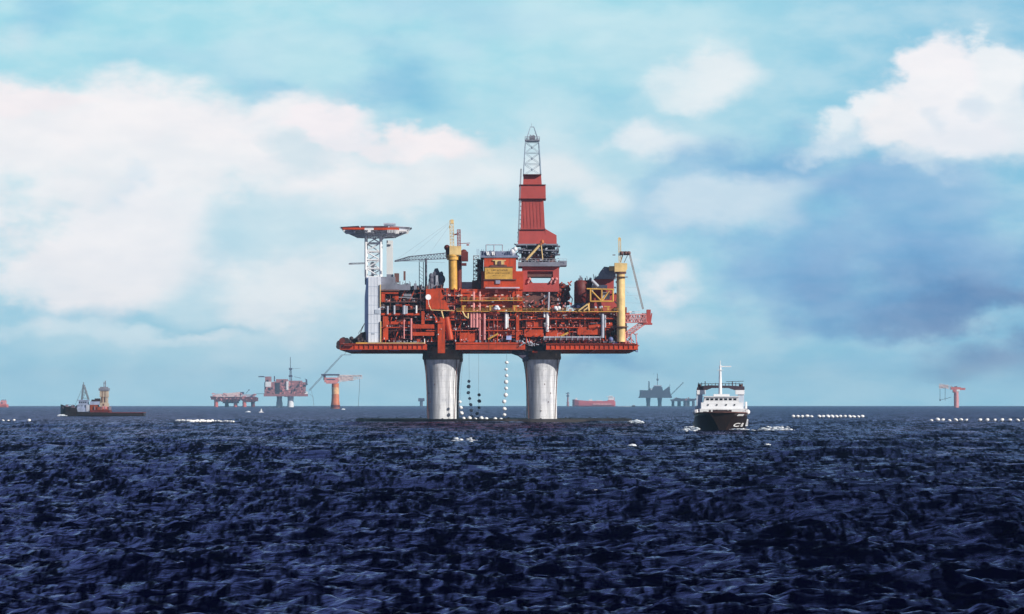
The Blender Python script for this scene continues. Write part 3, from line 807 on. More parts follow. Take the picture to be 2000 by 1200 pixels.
# red stepped structure right of the substructure
e = MB(); kk = Plane(1170)
e.prism([(kk.x(a), kk.z(b)) for a, b in ((1090, 606), (1106, 606), (1108, 590), (1114, 578), (1112, 570), (1104, 568), (1102, 560), (1092, 556))][::-1], 1170, 1178)
r = random.Random(8)
for i in range(22): px = r.uniform(1090, 1110); py = r.uniform(556, 600); e.ball(PP(px, py, 1169.5), r.uniform(.4, 1.3), n=8, m=5)
e.build('cyclone_unit', maroon, plat)
e = MB()
for i in range(16): px = r.uniform(1088, 1114); py = r.uniform(553, 600); e.tube(PP(px, py, 1168.6), PP(px+r.uniform(-5, 5), py+r.uniform(-7, 7), 1168.6), .3, n=6)
e.path([PP(1113, 577, 1169), PP(1118, 584, 1169), PP(1116, 596, 1169), PP(1122, 606, 1169)], .2); stuff(e.build('cyclone_pipework', red, plat))

# derrick: clad lower part, lattice top
TY = 1176; tk = Plane(TY-5); tw = 10.0
def frust(mb, xa, xb, ya, xc, xd, yc, d0, d1):
    """tapered box: bottom xa..xb at row ya with depth d0, top xc..xd at row yc with depth d1, centred on TY"""
    z0, z1 = tk.z(ya), tk.z(yc); X = [tk.x(v) for v in (xa, xb, xc, xd)]
    v = [(X[0], TY-d0/2, z0), (X[1], TY-d0/2, z0), (X[1], TY+d0/2, z0), (X[0], TY+d0/2, z0), (X[2], TY-d1/2, z1), (X[3], TY-d1/2, z1), (X[3], TY+d1/2, z1), (X[2], TY+d1/2, z1)]
    mb.add(v, [(0,1,5,4),(1,2,6,5),(2,3,7,6),(3,0,4,7),(4,5,6,7),(3,2,1,0)])
dd = MB()
frust(dd, 1016.5, 1064.5, 449, 1018.6, 1061.5, 388, 10, 9.0)
frust(dd, 1011.5, 1064.6, 477.4, 1013, 1064.6, 448.6, 11.2, 10.4)
kk = tk; dd.prism([(kk.x(1064.7), kk.z(477.4)), (kk.x(1087.5), kk.z(477.4)), (kk.x(1087), kk.z(460)), (kk.x(1066), kk.z(448)), (kk.x(1064.7), kk.z(446))], TY-5.4, TY+5.4)
frust(dd, 1013.6, 1066, 388, 1014.4, 1065.6, 361, 10.8, 10.6)
frust(dd, 1021.5, 1058.3, 361, 1022.5, 1056.8, 341, 8.0, 7.6)
derr = dd.build('derrick', redm, plat)
sm_ = MB(); r = random.Random(3)
for z_ in (388.3, 361, 448.6, 477.2, 341):
    a, b = {388.3: (1013, 1066.6), 361: (1013.8, 1066), 448.6: (1012.4, 1065.5), 477.2: (1011, 1088), 341: (1022, 1057.4)}[z_]
    PB(sm_, a, b, z_-.5, z_+.5, TY-5.9, 11.8)
for i in range(6):     # cladding seams
    px = 1023+i*6.6; PB(sm_, px, px+.25, 390, 447, TY-5.06, .1)
stuff(sm_.build('cladding_trim', maroon, derr))
ld = MB()
for i in range(11): py = 385-i*-8.6; PB(ld, 1010.5 if py > 448 else 1015, 1013 if py > 448 else 1018.5, py, py+1.4, TY-5, 2)
ld.tube((tk.x(1011.5), TY-5.6, tk.z(470)), (tk.x(1017), TY-5.2, tk.z(330)), .13, n=5); ld.tube((tk.x(1013), TY-5.6, tk.z(470)), (tk.x(1018.5), TY-5.2, tk.z(330)), .13, n=5)
ld.build('derrick_ladder', grey, derr)
la = MB()
def ring(py, w, d): z = tk.z(py); c = tk.x(1039.6); return [Vector((c-w/2, TY-d/2, z)), Vector((c+w/2, TY-d/2, z)), Vector((c+w/2, TY+d/2, z)), Vector((c-w/2, TY+d/2, z))]
lev = [341, 319, 297, 276]; rings = []
for i, py in enumerate(lev): s = (34-(34-26)*i/3)*tk.k; rings.append(ring(py, s, s))
for a, b in zip(rings, rings[1:]):
    for q_ in range(4):
        q2 = (q_+1) % 4; la.tube(a[q_], b[q_], .26, n=5); la.tube(a[q_], b[q2], .11, n=4); la.tube(a[q2], b[q_], .11, n=4); la.tube(b[q_], b[q2], .12, n=4)
        mid = (a[q_]+b[q2]+a[q2]+b[q_])/4; la.ball(mid, .36, n=6, m=4)
top = ring(246, 1.4, 1.4); base = ring(270, 4.6, 4.6)
for q_ in range(4): la.tube(base[q_], top[q_], .17, n=5); la.tube(base[q_], base[(q_+1) % 4].lerp(top[(q_+1) % 4], .5), .1, n=4)
la.tube((tk.x(1039), TY, tk.z(247)), (tk.x(1038), TY, tk.z(239)), .1, n=5)
for q_ in range(4): la.tube(top[q_], top[(q_+1)%4], .15, n=4)
la.build('lattice_tower', mat('galvanised_steel', (.42, .52, .60), .5, .3), derr)
cr = MB(); PB(cr, 1025.5, 1054, 272.5, 275.5, TY-3.2, 6.4); cr.rail(tk.x(1025.5), tk.x(1054), TY-3.2, tk.z(272.5), 1.3, .1, 1.0); cr.rail(tk.x(1025.5), tk.x(1054), TY+3.2, tk.z(272.5), 1.3, .1, 1.0)
PB(cr, 1034, 1045, 266, 272, TY-1.4, 2.8)
for px in (1037, 1042): cr.tube(PP(px, 268, TY-1.8), PP(px, 268, TY+1.8), .8, n=12)
cr.build('crown_block', grey, derr)

# right-hand block: tanks, red house, yellow cage
tk_ = MB()
for cx_, w_, y_ in ((1134, 13, 1166), (1146, 12, 1174)): tk_.lathe(Plane(y_).x(cx_), y_, [(w_*.1, PP(0, 592, y_)[2]), (w_*.2, PP(0, 592, y_)[2]), (w_*.2, PP(0, 552, y_)[2]), (w_*.13, PP(0, 548, y_)[2])], 24)
PB(tk_, 1122, 1150, 566, 608, 1175, 8); tk_.build('storage_tank', maroon, plat)
rh = MB(); PB(rh, 1160, 1199, 545, 574, 1168, 14); PB(rh, 1142, 1206, 574, 610, 1170, 12); rh.build('red_deckhouse', redm, plat)
dk_ = MB(); kk = Plane(1165); dk_.prism([(kk.x(a), kk.z(b)) for a, b in ((1112, 600), (1146, 606), (1148, 588), (1130, 590))], 1164.5, 1168); dk_.build('mud_tank', mat('dark_blue_paint', (.025, .028, .09)), plat)
ye = MB()
for a, b in (((1146, 564.5), (1200, 566)), ((1153, 589), (1197, 589)), ((1153, 566), (1153, 589)), ((1175, 566), (1175, 589)), ((1197, 565), (1197, 589)), ((1155, 568), (1174, 588)), ((1176, 588), (1190, 568)), ((1150, 608), (1150, 592))):
    for yq in (1160, 1164): ye.tube(PP(*a, yq), PP(*b, yq), .36, n=6)
for px in (1153, 1175, 1197): ye.tube(PP(px, 589, 1160), PP(px, 589, 1164), .3); ye.tube(PP(px, 566, 1160), PP(px, 566, 1164), .3)
PB(ye, 1180, 1192, 598, 600, 1159.4, 1); PB(ye, 1186, 1190, 600, 607, 1159.5, 1)
ye.build('yellow_cage', yellow, plat)
PB(MB(), 1177, 1191, 571, 585, 1162, 3).build('caged_container', lgrey, plat)
e = MB(); r = random.Random(55)
for i in range(46):
    px = r.uniform(1126, 1210); h_ = r.uniform(2, 10); base_ = 548 if px < 1160 else 545
    if r.random() < .5: PB(e, px, px+r.uniform(1, 5), base_-h_*.6, base_+1, 1167+r.uniform(0, 6), 2)
    else: e.tube(PP(px, base_, 1167), PP(px+r.uniform(-3, 3), base_-h_, 1167), .15, n=5)
kk = Plane(1166); e.prism([(kk.x(a), kk.z(b)) for a, b in ((1166, 545), (1203, 545), (1203, 524), (1190, 522), (1180, 521), (1172, 531))], 1166, 1172)
stuff(e.build('roof_plant', grey, plat))
e = MB(); PB(e, 1156, 1186, 557, 564, 1164, 4); e.tube(PP(1156, 548, 1163), PP(1168, 560, 1163), .7, n=8)
for i in range(12): px = r.uniform(1200, 1206); e.ball(PP(px, r.uniform(548, 606), 1161), r.uniform(.3, .6), n=6, m=5)
for px, py in ((1163, 601), (1175, 600), (1148, 603), (1172, 601)): e.ball(PP(px, py, 1160), .55)
stuff(e.build('pale_ducting', lgrey, plat))
PB(MB(), 1190, 1200, 520, 529, 1163, 3).build('crane_engine', cream, plat)

# helideck on its white tower
HY = 1166
hk = Plane(HY)
hd = thing_part = MB()
cx_ = hk.x(732.5); hr = 65.5*hk.k
def octa(r_, z, sy=.92): return [(cx_+r_*math.cos(R(22.5+45*i)), HY+8+r_*sy*math.sin(R(22.5+45*i)), z) for i in range(8)]
o1, o2, o3 = octa(hr*1.06, hk.z(449.2)), octa(hr*1.06, hk.z(447.6)), octa(hr*.62, hk.z(461))
hd.add(o1+o2, [(i, (i+1) % 8, (i+1) % 8+8, i+8) for i in range(8)]+[tuple(range(8, 16)), tuple(range(7, -1, -1))])
heli = hd.build('helideck', lgrey, plat)
e = MB()
for i in range(8):
    a, b = Vector(o1[i]), Vector(o1[(i+1) % 8]); c_, d_ = Vector(o3[i]), Vector(o3[(i+1) % 8])
    e.tube(c_, d_, .3, n=6); n_ = 7
    for j in range(n_+1): t = j/n_; e.tube(a.lerp(b, t), c_.lerp(d_, t), .17, n=5)
    for s in (.35, .7): e.tube(a.lerp(c_, s), b.lerp(d_, s), .16, n=5)
for t in (-.66, -.33, 0, .33, .66): e.box(cx_-hr*.95, cx_+hr*.95, HY+8+t*hr*.9-.25, HY+8+t*hr*.9+.25, hk.z(452.6), hk.z(449.4)); 
for t in (-.6, -.2, .2, .6): e.box(cx_+t*hr-.25, cx_+t*hr+.25, HY+8-hr*.8, HY+8+hr*.8, hk.z(456), hk.z(452.7))
e.build('support_frame', white, heli)
e = MB()
for i in range(8):
    a, b = Vector(o2[i]), Vector(o2[(i+1) % 8]); d_ = (b-a).normalized(); n_ = Vector((d_.y, -d_.x, 0))
    a2, b2 = a+Vector((0, 0, .9))+n_*1.2, b+Vector((0, 0, .9))+n_*1.2
    e.add([a, b, b2, a2], [(0, 1, 2, 3)]); e.tube(a2, b2, .1, n=4)
    for j in range(9): e.tube(a.lerp(b, j/8), a2.lerp(b2, j/8), .07, n=4)
stuff(e.build('safety_net', lgrey, heli))
e = MB(); PB(e, 669, 712, 444.8, 448.6, HY-5, 3); PB(e, 730, 779, 445, 449.4, HY-5, 3)
e.build('red_fascia', red, heli)
e = MB(); PB(e, 712, 730, 445.8, 454, HY-5, 3)
PB(e, 733, 779, 452.6, 456.5, HY-1.2, 2.0); PB(e, 676, 709, 453.6, 457, HY+2, 2.0)
for px in range(757, 776, 3): PB(e, px, px+1.6, 449, 455, HY-5.3, .4)
PB(e, 740, 756, 453, 458, HY-1.6, 1); e.build('white_fascia', white, heli)
e = MB()
for px in (713, 716.5, 726, 729, 740): PB(e, px, px+1.6, 449.5, 452.5, HY-5.3, .3)
e.build('fascia_opening', dark, heli)
e = MB()
for i in range(8):
    a, b = Vector(o1[i]), Vector(o1[(i+1) % 8]); c_, d_ = Vector(o3[i]), Vector(o3[(i+1) % 8]); up_ = Vector((0, 0, 1.1))
    for t0, t1 in ((.16, .30), (.62, .80)):
        q0, q1, q2, q3 = a.lerp(c_, t0), b.lerp(d_, t0), b.lerp(d_, t1), a.lerp(c_, t1); n_ = (q1-q0).cross(q3-q0).normalized()*.12
        e.add([q0, q1, q2, q3, q0+n_, q1+n_, q2+n_, q3+n_], [(0,1,2,3),(7,6,5,4),(0,4,5,1),(1,5,6,2),(2,6,7,3),(3,7,4,0)])
e.build('rim_plating', white, heli)
e = MB(); PB(e, 751, 770, 439, 446.6, HY+8, 5); PB(e, 749, 772, 435.8, 439, HY+7.4, 6.2); e.build('control_hut', lgrey, heli)
e = MB()
tx0, tx1, tyf, tyb = hk.x(714), hk.x(743), HY+1, HY+8; zt, zb = hk.z(458), hk.z(541)
for x in (tx0, tx1):
    for y in (tyf, tyb): e.tube((x, y, zb), (x, y, zt), .48, n=8)
nl = 5
for i in range(nl+1):
    z = zb+(zt-zb)*i/nl; e.tube((tx0, tyf, z), (tx1, tyf, z), .3); e.tube((tx0, tyb, z), (tx1, tyb, z), .22); e.tube((tx0, tyf, z), (tx0, tyb, z), .22); e.tube((tx1, tyf, z), (tx1, tyb, z), .22)
    if i < nl:
        z2 = zb+(zt-zb)*(i+1)/nl; s = i % 2
        e.tube((tx0 if s else tx1, tyf, z), (tx1 if s else tx0, tyf, z2), .26); e.tube((tx1 if s else tx0, tyb, z), (tx0 if s else tx1, tyb, z2), .2); e.tube((tx1, tyf, z), (tx1, tyb, z2), .2); e.tube((tx0, tyf, z), (tx0, tyb, z2), .2)
e.tube(PP(744, 470, HY+1), PP(757, 458, HY+1), .3)
e.build('lattice_tower', white, heli)
e = MB(); PB(e, 725, 730, 512, 541, HY+2, 2); PB(e, 712.6, 715.4, 541-14, 556, HY, 3)
for i in range(6): PB(e, 722+i, 734, 516+i*4, 517+i*4, HY+1.8, 1)
e.build('tower_stair', grey, heli)
PB(MB(), 755, 767, 470, 541, HY+22, 4).build('pale_riser_shaft', mat('hazy_white_paint', (.72, .76, .78), var=.05), heli)
qt = MB(); PB(qt, 719.5, 743, 541, 669, HY-6, 12)
quart = qt.build('quarters_tower', blanc, plat)
kk = Plane(HY-4); e = MB()
e.prism([(kk.x(a), kk.z(b)) for a, b in ((711.5, 669), (719.8, 669), (719.8, 541), (716, 541), (712, 580))], HY-3, HY+4); e.build('shaded_tower_side', mat('shade_blue_cladding', (.72, .80, .95), var=.1), quart)  # left side of the tower, its bluish shade put into the colour
e = MB()
for py in (560, 578, 596, 614, 632, 650): PB(e, 719.6, 743.1, py-.25, py+.25, HY-6.1, .1)
for px in (725, 731, 737): PB(e, px, px+.25, 541, 668, HY-6.08, .1)
PB(e, 732, 742, 605, 613, HY-6.2, .2); PB(e, 726, 732, 651, 653, HY-6.2, .2)
stuff(e.build('panel_seam', mat('seam_grey', (.42, .48, .56)), quart))
e = MB(); PB(e, 742, 743.6, 556, 600, HY-6.6, .8); PB(e, 742.5, 744.5, 628, 668, HY-6.6, .8); e.build('tower_edge', cream, quart)
e = MB(); e.ball(PP(747, 600, 1162.5), 1.2, 1, 1, 2.6, 14, 10); PB(e, 742.5, 750, 586, 618, 1162, 4); e.build('dark_duct', dark, plat)
e = MB(); e.truss(PP(683, 515.5, HY), PP(713, 514.5, HY), .5, .5, 8, .12); PB(e, 681, 687, 514.5, 517, HY-.4, .8); e.build('side_jib', grey, heli)

# left tail of the deck with winches
e = MB(); r = random.Random(61); kk = Plane(1162)
e.prism([(kk.x(a), kk.z(b)) for a, b in ((684, 672), (714, 672), (714, 648), (705, 650), (694, 660), (686, 664))], 1162, 1168)
for i in range(26): px = r.uniform(662, 714); e.ball(PP(px, 671-r.uniform(0, 10 if px > 680 else 6), 1160+r.random()*3), r.uniform(.3, 1.1), n=8, m=5)
for px, py, rr in ((664, 672, 1.5), (671, 665, 1.3), (676, 667, 1.2), (662, 677, 1.2)): e.tube(PP(px, py, 1158.6), PP(px, py, 1162), rr, n=14)
e.tube(PP(704, 650, 1161), PP(712, 632, 1161), .14, n=5); e.tube(PP(700, 652, 1161), PP(712, 632, 1161), .1, n=5)
e.build('winch', dark, plat)
e = MB(); e.tube(PP(668, 666, 1158.4), PP(668, 666, 1159), 1.2, n=14); e.tube(PP(672, 676, 1158.2), PP(688, 676, 1158.2), .5); PB(e, 668, 680, 664, 668, 1161, 2); e.build('winch_drum', maroon, plat)
PB(MB(), 695, 717, 669, 671.6, 1158.3, 1.2).build('yellow_kerb', yellow, plat)
PB(MB(), 717, 831, 669.6, 671, 1158.4, 1.0).build('deck_edge_pipe', cream, plat)
e = MB(); kk = Plane(1160); e.prism([(kk.x(a), kk.z(b)) for a, b in ((674, 683.5), (680, 686.5), (704, 686), (706, 683.5))], 1160, 1166); PB(e, 760, 780, 683.4, 685.5, 1161, 4); e.build('underdeck_tank', mat('lilac_grey_paint', (.2, .17, .34)), plat)

# cranes
def crane(name, parts):
    return parts
cm = MB(); CY = 1163
cm.tube(PP(885, 566, CY), PP(884, 499, CY), 1.72, n=20)
cr1 = cm.build('pedestal_crane', yellow, plat, label='crane with yellow pedestal and dark lattice boom')
e = MB(); PB(e, 878, 900.5, 481, 498, CY-2.4, 5.2); e.build('crane_cab', cream, cr1)
e = MB(); e.tube(PP(884, 498, CY), PP(884, 502, CY), 2.6, n=20); e.tube(PP(884, 502, CY), PP(884, 508, CY), 2.3, n=20); e.build('slew_ring', yellow, cr1)
e = MB(); e.tube(PP(896, 566, CY+3), PP(896, 500, CY+3), 1.25, n=14); PB(e, 900.8, 914, 492, 510, CY-1, 5); PB(e, 901, 911, 514, 519, CY-1, 3); PB(e, 870.5, 877.5, 480, 503, CY-1, 4)
e.ball(PP(906, 494, CY+1), 1.4); e.ball(PP(873, 484, CY), 1.2); e.build('crane_machinery', maroon, cr1)
e = MB(); e.truss(PP(883, 481, CY), PP(882, 431, CY), 1.5, 1.5, 8, .15); PB(e, 880, 885.6, 429, 436, CY-.9, 1.8); PB(e, 877, 880, 441, 446, CY-.5, 1)
e.build('crane_mast', cream, cr1)
e = MB(); e.truss(PP(896.5, 481, CY), PP(896, 449, CY), 1.2, 1.2, 6, .22); e.tube(PP(885, 459, CY), PP(896, 457, CY), .3); e.tube(PP(900, 476, CY), PP(918, 475, CY), .14, n=5); PB(e, 911, 916, 477, 480, CY-.4, .8)
e.build('boom_gantry', mauve, cr1)
e = MB(); BY = CY-2
e.truss(PP(872, 500, BY), PP(800, 505, BY), 1.6, 2.3, 12, .17, w2=1.2, h2=1.5); e.truss(PP(800, 505, BY), PP(771, 510.5, BY), 1.2, 1.5, 6, .2, w2=.3, h2=.3)
e.build('crane_boom', mat('dark_boom_steel', (.10, .09, .13), .5), cr1)
e = MB()
for a, b in (((882, 431), (771, 510)), ((882, 433), (800, 503)), ((878, 441), (836, 500))): e.tube(PP(*a, CY-1), PP(*b, BY), .035, n=4)
e.tube(PP(773, 510, BY), PP(870, 513.5, BY), .06, n=4)
e.build('boom_cable', grey, cr1)
cm = MB(); CY = 1160
cm.tube(PP(1213, 668, CY), PP(1212.3, 531, CY), 1.72, n=22)
cr2 = cm.build('pedestal_crane', cream, plat, label='crane with pale yellow pedestal at the right end, boom lowered')
e = MB(); kk = Plane(CY-2.4); e.prism([(kk.x(a), kk.z(b)) for a, b in ((1200.5, 531), (1222, 531), (1225, 526), (1225, 514.5), (1200.5, 513.6))], CY-2.4, CY+2.6); e.build('crane_cab', cream, cr2)
e = MB(); e.tube(PP(1212.5, 531, CY), PP(1212.5, 535, CY), 2.2, n=20); e.tube(PP(1212.5, 541, CY), PP(1212.5, 542, CY), 2.9, n=20); e.tube(PP(1212.5, 638, CY), PP(1212.5, 639.5, CY), 3.1, n=20); PB(e, 1195, 1224, 638.3, 640, CY-1, 4)
e.build('slew_ring', brown, cr2)
e = MB(); e.truss(PP(1211, 513, CY), PP(1210, 466, CY), .9, .9, 9, .13); PB(e, 1208, 1211.6, 464, 470, CY-.4, .8); e.build('crane_mast', cream, cr2)
e = MB()
for px in (1214, 1222, 1228): e.ball(PP(px, 494.5 if px > 1216 else 495, CY-.6), .85, 1, 1, .9)
e.tube(PP(1210, 492, CY), PP(1231, 492.5, CY), .2); e.tube(PP(1210, 498, CY), PP(1231, 498, CY), .2); e.tube(PP(1216, 499, CY), PP(1212, 513, CY), .2); e.tube(PP(1226, 498, CY), PP(1219, 513, CY), .12); PB(e, 1196.5, 1202, 497.5, 499, CY, 1)
e.build('boom_gantry', brown, cr2)
e = MB(); e.truss(PP(1230, 498, CY-1), PP(1256, 604, CY-1), .55, .55, 34, .13); e.build('crane_boom', mat('pale_boom_steel', (.34, .30, .29), .5), cr2)
e = MB(); 
for py in (561, 577, 591.5): e.tube(PP(1219, py, CY), PP(1245+(py-561)*.25, py+1, CY-1), .04, n=4)
e.tube(PP(1219, 565, CY), PP(1228, 573, CY), .05, n=4); e.tube(PP(1240, 581, CY), PP(1245, 586, CY), .05, n=4)
e.build('boom_cable', lgrey, cr2)
# red and pink cantilever at the right end
e = MB(); CY = 1161
e.truss(PP(1221, 623, CY), PP(1262, 622, CY), 2.4, 3.0, 8, .3); e.truss(PP(1222, 655, CY), PP(1262, 627, CY), 1.2, 1.8, 8, .3)
e.build('cantilever_frame', pink, plat)
e = MB(); PB(e, 1263, 1271, 605, 633, CY-.5, 3); PB(e, 1256, 1274, 631, 634.5, CY-1, 4); PB(e, 1223, 1230, 611, 628, CY, 3)
for px in range(1252, 1272, 3): e.tube(PP(px, 634, CY), PP(px+3, 612, CY), .25, n=5)
e.build('cantilever_head', redm, plat)
e = MB(); e.tube(PP(1232, 612, CY+1), PP(1256, 613, CY+1), .12, n=5); e.tube(PP(1232, 609, CY+1), PP(1250, 609, CY+1), .12, n=5); PB(e, 1242, 1254, 624, 629, CY-1, 1.5); PB(e, 1228, 1234, 608, 611, CY, 2); e.build('cantilever_walkway', white, plat)
e = MB(); r = random.Random(19)
for i in range(44):
    px = r.uniform(1222, 1245); py = r.uniform(650, 684)
    e.tube(PP(px, py, CY+r.uniform(-1, 2)), PP(px+r.uniform(-6, 6), py+r.uniform(-7, 7), CY+r.uniform(-1, 2)), .2, n=5)
for px in (1223, 1234, 1244): e.tube(PP(px, 684, CY-1), PP(px-2, 652, CY-1), .26, n=6)
stuff(e.build('stair_tower', pink, plat))
e = MB(); e.tube(PP(1245, 668, CY), PP(1245, 688, CY), .2, n=5); e.tube(PP(1245, 688, CY), PP(1232, 682, CY), .2, n=5); PB(e, 1196, 1206, 668, 674, CY-1, 2); e.ball(PP(1193, 663, CY-1), 1.0); e.build('stair_bracket', blue, plat)
# scattered floodlights, hoses and cable over the front edge
e = MB(); r = random.Random(101)
for i in range(60):
    px = r.uniform(900, 1200); py = r.choice((624, 640, 646, 656, 667))-r.uniform(0, 3); PB(e, px, px+r.uniform(.8, 2.4), py-r.uniform(.8, 2.2), py, 1159.2, .8)
stuff(e.build('valve_cluster', pink, plat))
e = MB()
for i in range(34): px = r.uniform(750, 1200); py = r.uniform(612, 668); PB(e, px, px+r.uniform(.6, 1.6), py-r.uniform(.6, 3.2), py, 1159.4, .6)
stuff(e.build('gauge_board', white, plat))
# ---------------------------------------------------------------- strings of floats
FL_ME = None
def float_string(name, pts, rad, label, cat, grp, m=floatw, line=None, squash=.85, stand=None):
    """a rope with evenly strung floats; every float a part of the string"""
    c = Vector(pts[0]); root = thing(name, (c.x, c.y, c.z), label, cat, grp)
    if len(line or pts) > 1: MB().path(line or pts, .05, n=4).build('rope', grey, root)
    proto = None
    for p in pts:
        if proto is None:
            proto = MB().ball((0, 0, 0), rad, 1, 1, squash, 14, 9).tube((0, 0, -rad*squash*1.1), (0, 0, rad*squash*1.1), rad*.16, n=8).build('float', m, root)
            f = proto
        else: f = proto.copy(); col.objects.link(f); f.parent = root
        jr = random.Random(int(abs(p[0])*97+abs(p[2])*31)); f.location = Vector(p)-c+Vector((jr.uniform(-.12, .12), 0, jr.uniform(-.12, .12))); q_ = jr.uniform(.84, 1.12); f.scale = (q_, q_, q_*jr.uniform(.85, 1.15)); f.rotation_euler = (jr.uniform(-.3, .3), jr.uniform(-.5, .5), 0)
    return root
HG = 'float strings hanging under the platform'
def col_pts(px, y0, y1, n, Y, jit=.4):
    r = random.Random(int(px)+n); return [PP(px+r.uniform(-jit, jit)+ (i/(n-1))*0, y0+(y1-y0)*i/(n-1), Y) for i in range(n)]
pts = [PP(a, b, 1163) for a, b in ((989.5, 711), (989, 724), (989, 737.5), (989.5, 750), (987.5, 762.5), (987, 776), (985.5, 789), (984.5, 802), (985, 814))]
float_string('float_string', pts, .82, 'tall string of nine white floats hanging beside the right leg of the big platform', 'float string', HG, line=[PP(989.5, 684, 1163)]+pts)
pts = [PP(a, b, 1159) for a, b in ((979, 821.5), (967.5, 822), (950, 821.5), (939, 821.5), (928.5, 821.5), (916, 821.5), (905, 820.5))]
float_string('float_string', pts, .80, 'row of white floats lying level at the waterline between the two platform legs', 'float string', HG)
pts = [PP(a, b, 1163) for a, b in ((898, 788), (898.5, 799), (900, 810.5))]
float_string('float_string', pts, .82, 'three white floats hanging against the left leg of the big platform', 'float string', HG, line=[PP(905, 690, 1163)]+pts)
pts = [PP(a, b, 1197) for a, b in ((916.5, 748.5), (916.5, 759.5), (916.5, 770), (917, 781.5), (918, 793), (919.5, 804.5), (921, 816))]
float_string('float_string', pts, .78, 'dark shaded string of floats between the legs, left of the shorter dark string', 'float string', HG, m=lgrey, line=[PP(916, 686, 1197)]+pts)  # grey instead of white: shade under the deck put into the float colour
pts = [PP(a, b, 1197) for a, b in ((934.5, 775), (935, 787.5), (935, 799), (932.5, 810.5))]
float_string('float_string', pts, .78, 'shortest dark string of four floats hanging between the platform legs', 'float string', HG, m=mat('shade_grey_float', (.16, .17, .2)), line=[PP(935, 686, 1197)]+pts)  # float colour greyed further to carry the shade under the deck
BG = 'floating booms of white floats on the open sea'
def sea_z(x, y):
    d_ = math.hypot(x, y); dr = .3 if d_ < 180 else 1.0 if d_ < 420 else 1.0+(d_-420)/880*5.0 if d_ < 1300 else d_*.012
    h, _, _ = sea_height(np.array([x]), np.array([y]), np.array([dr]), horiz=False); return float(h[0])
def boom(x0, x1, n, D, skip, label, rad, curve=0.0, dip=(0, 0), lift=.35):
    k = Plane(D); pts = []; r = random.Random(n)
    for i in range(n):
        if i in skip: continue
        t = i/(n-1); y = D+curve*math.sin(math.pi*t)+dip[0]+(dip[1]-dip[0])*t; x = (x0+(x1-x0)*t-1000)*D/F
        pts.append((x, y, max(.15, sea_z(x, y)*.4)+lift))
    return float_string('float_boom', pts, rad, label, 'float boom', BG, squash=.62)
boom(1549, 1585, 5, 1484, (), 'short boom of five white floats right of the supply ship, before a gap', 1.15)
boom(1599, 1684, 11, 1484, (), 'long boom of eleven small white floats right of the supply ship', 1.1)
boom(1819, 1888, 7, 1180, (), 'boom of white floats below the far red column, left of the gap at right edge', .88)
boom(1914, 2060, 11, 1180, (), 'boom of white floats running out of the picture at the right edge', .88)
boom(-60, 28, 9, 1150, (), 'faint boom of floats entering at the left edge below the tug', .62)
boom(344, 414, 26, 1095, (), 'crowded bright white boom of floats on the left, longer piece', .72, curve=-14, lift=.5)
boom(419, 460, 15, 1100, (), 'crowded white boom of floats on the left, shorter right piece', .55, curve=0, dip=(0, -10), lift=.4)
b_ = boom(57, 80, 2, 1150, (1,), 'single loose white float on the water near the left edge', .7); b_.name = 'loose_float'; b_['category'] = 'float'; b_.pop('group') if 'group' in b_ else None

# ---------------------------------------------------------------- foam
foam_m = bpy.data.materials.new('sea_foam'); foam_m.use_nodes = True
t = NT(foam_m.node_tree); b = foam_m.node_tree.nodes['Principled BSDF']
b.inputs['Roughness'].default_value = .8
gp = foam_m.node_tree.nodes.new('ShaderNodeNewGeometry').outputs['Position']
t.put(b.inputs['Base Color'], t.mix(t.smooth(t.noise(gp, 1.2, 6, .7), .35, .6), (.30, .42, .52), (.86, .88, .90)))
def foam_patch(name, x0, x1, D, wdt, hgt, seed, label):
    r = random.Random(seed); k = D/F; X0, X1 = (x0-1000)*k, (x1-1000)*k; mb = MB()
    n = min(2200, int(abs(X1-X0)*wdt*9)+80); big = max(1, D/620)**.5
    for i in range(n):
        t = r.random(); x = X0+(X1-X0)*t; e = math.sin(math.pi*(t*.9+.05)); y = D+r.gauss(0, wdt*.55)*e; lump = math.sin(x*1.3+seed)*math.sin(x*.37+seed*2)
        if r.random() > .55+.5*lump: continue
        s = r.uniform(.06, .22)*(.5+e)*big; z = sea_z(x, y)+(.22 if D < 650 else .1 if D > 1500 else .42)
        mb.ball((x, y, z+hgt*.45*e*r.random()**2), s, r.uniform(1, 2.8), r.uniform(1, 2), r.uniform(.3, .7), n=5, m=4)
    o = mb.build(name, foam_m); o['kind'] = 'stuff'; o['label'] = label; o['category'] = 'foam'; return o
foam_patch('whitecap_foam', 882, 918, 556, 9, 1.0, 1, 'breaking whitecap in front of the left platform leg')
foam_patch('whitecap_foam', 906, 942, 558, 8, .6, 12, 'thin trailing foam right of the breaking whitecap')
foam_patch('wake_foam', 1333, 1366, 735, 5, 1.6, 2, 'white bow wave on the left of the supply ship')
foam_patch('wake_foam', 1474, 1556, 738, 9, 2.6, 3, 'long white wake to the right of the supply ship')
foam_patch('wake_foam', 1425, 1474, 736, 1.5, .3, 4, 'thin foam along the supply ship hull')
foam_patch('wake_foam', 1586, 1602, 745, 3, .8, 5, 'small foam fleck right of the wake')
foam_patch('whitecap_foam', 1225, 1257, 1090, 12, 1.6, 6, 'curved white crest right of the platform legs')
foam_patch('wake_foam', 113, 131, 1800, 9, 2.0, 7, 'white bow wave of the dark tug on the left')
foam_patch('whitecap_foam', 1228, 1240, 500, 3, .5, 8, 'tiny whitecap in the middle distance')
foam_patch('whitecap_foam', 1490, 1502, 470, 3, .5, 9, 'tiny whitecap below the supply ship wake')

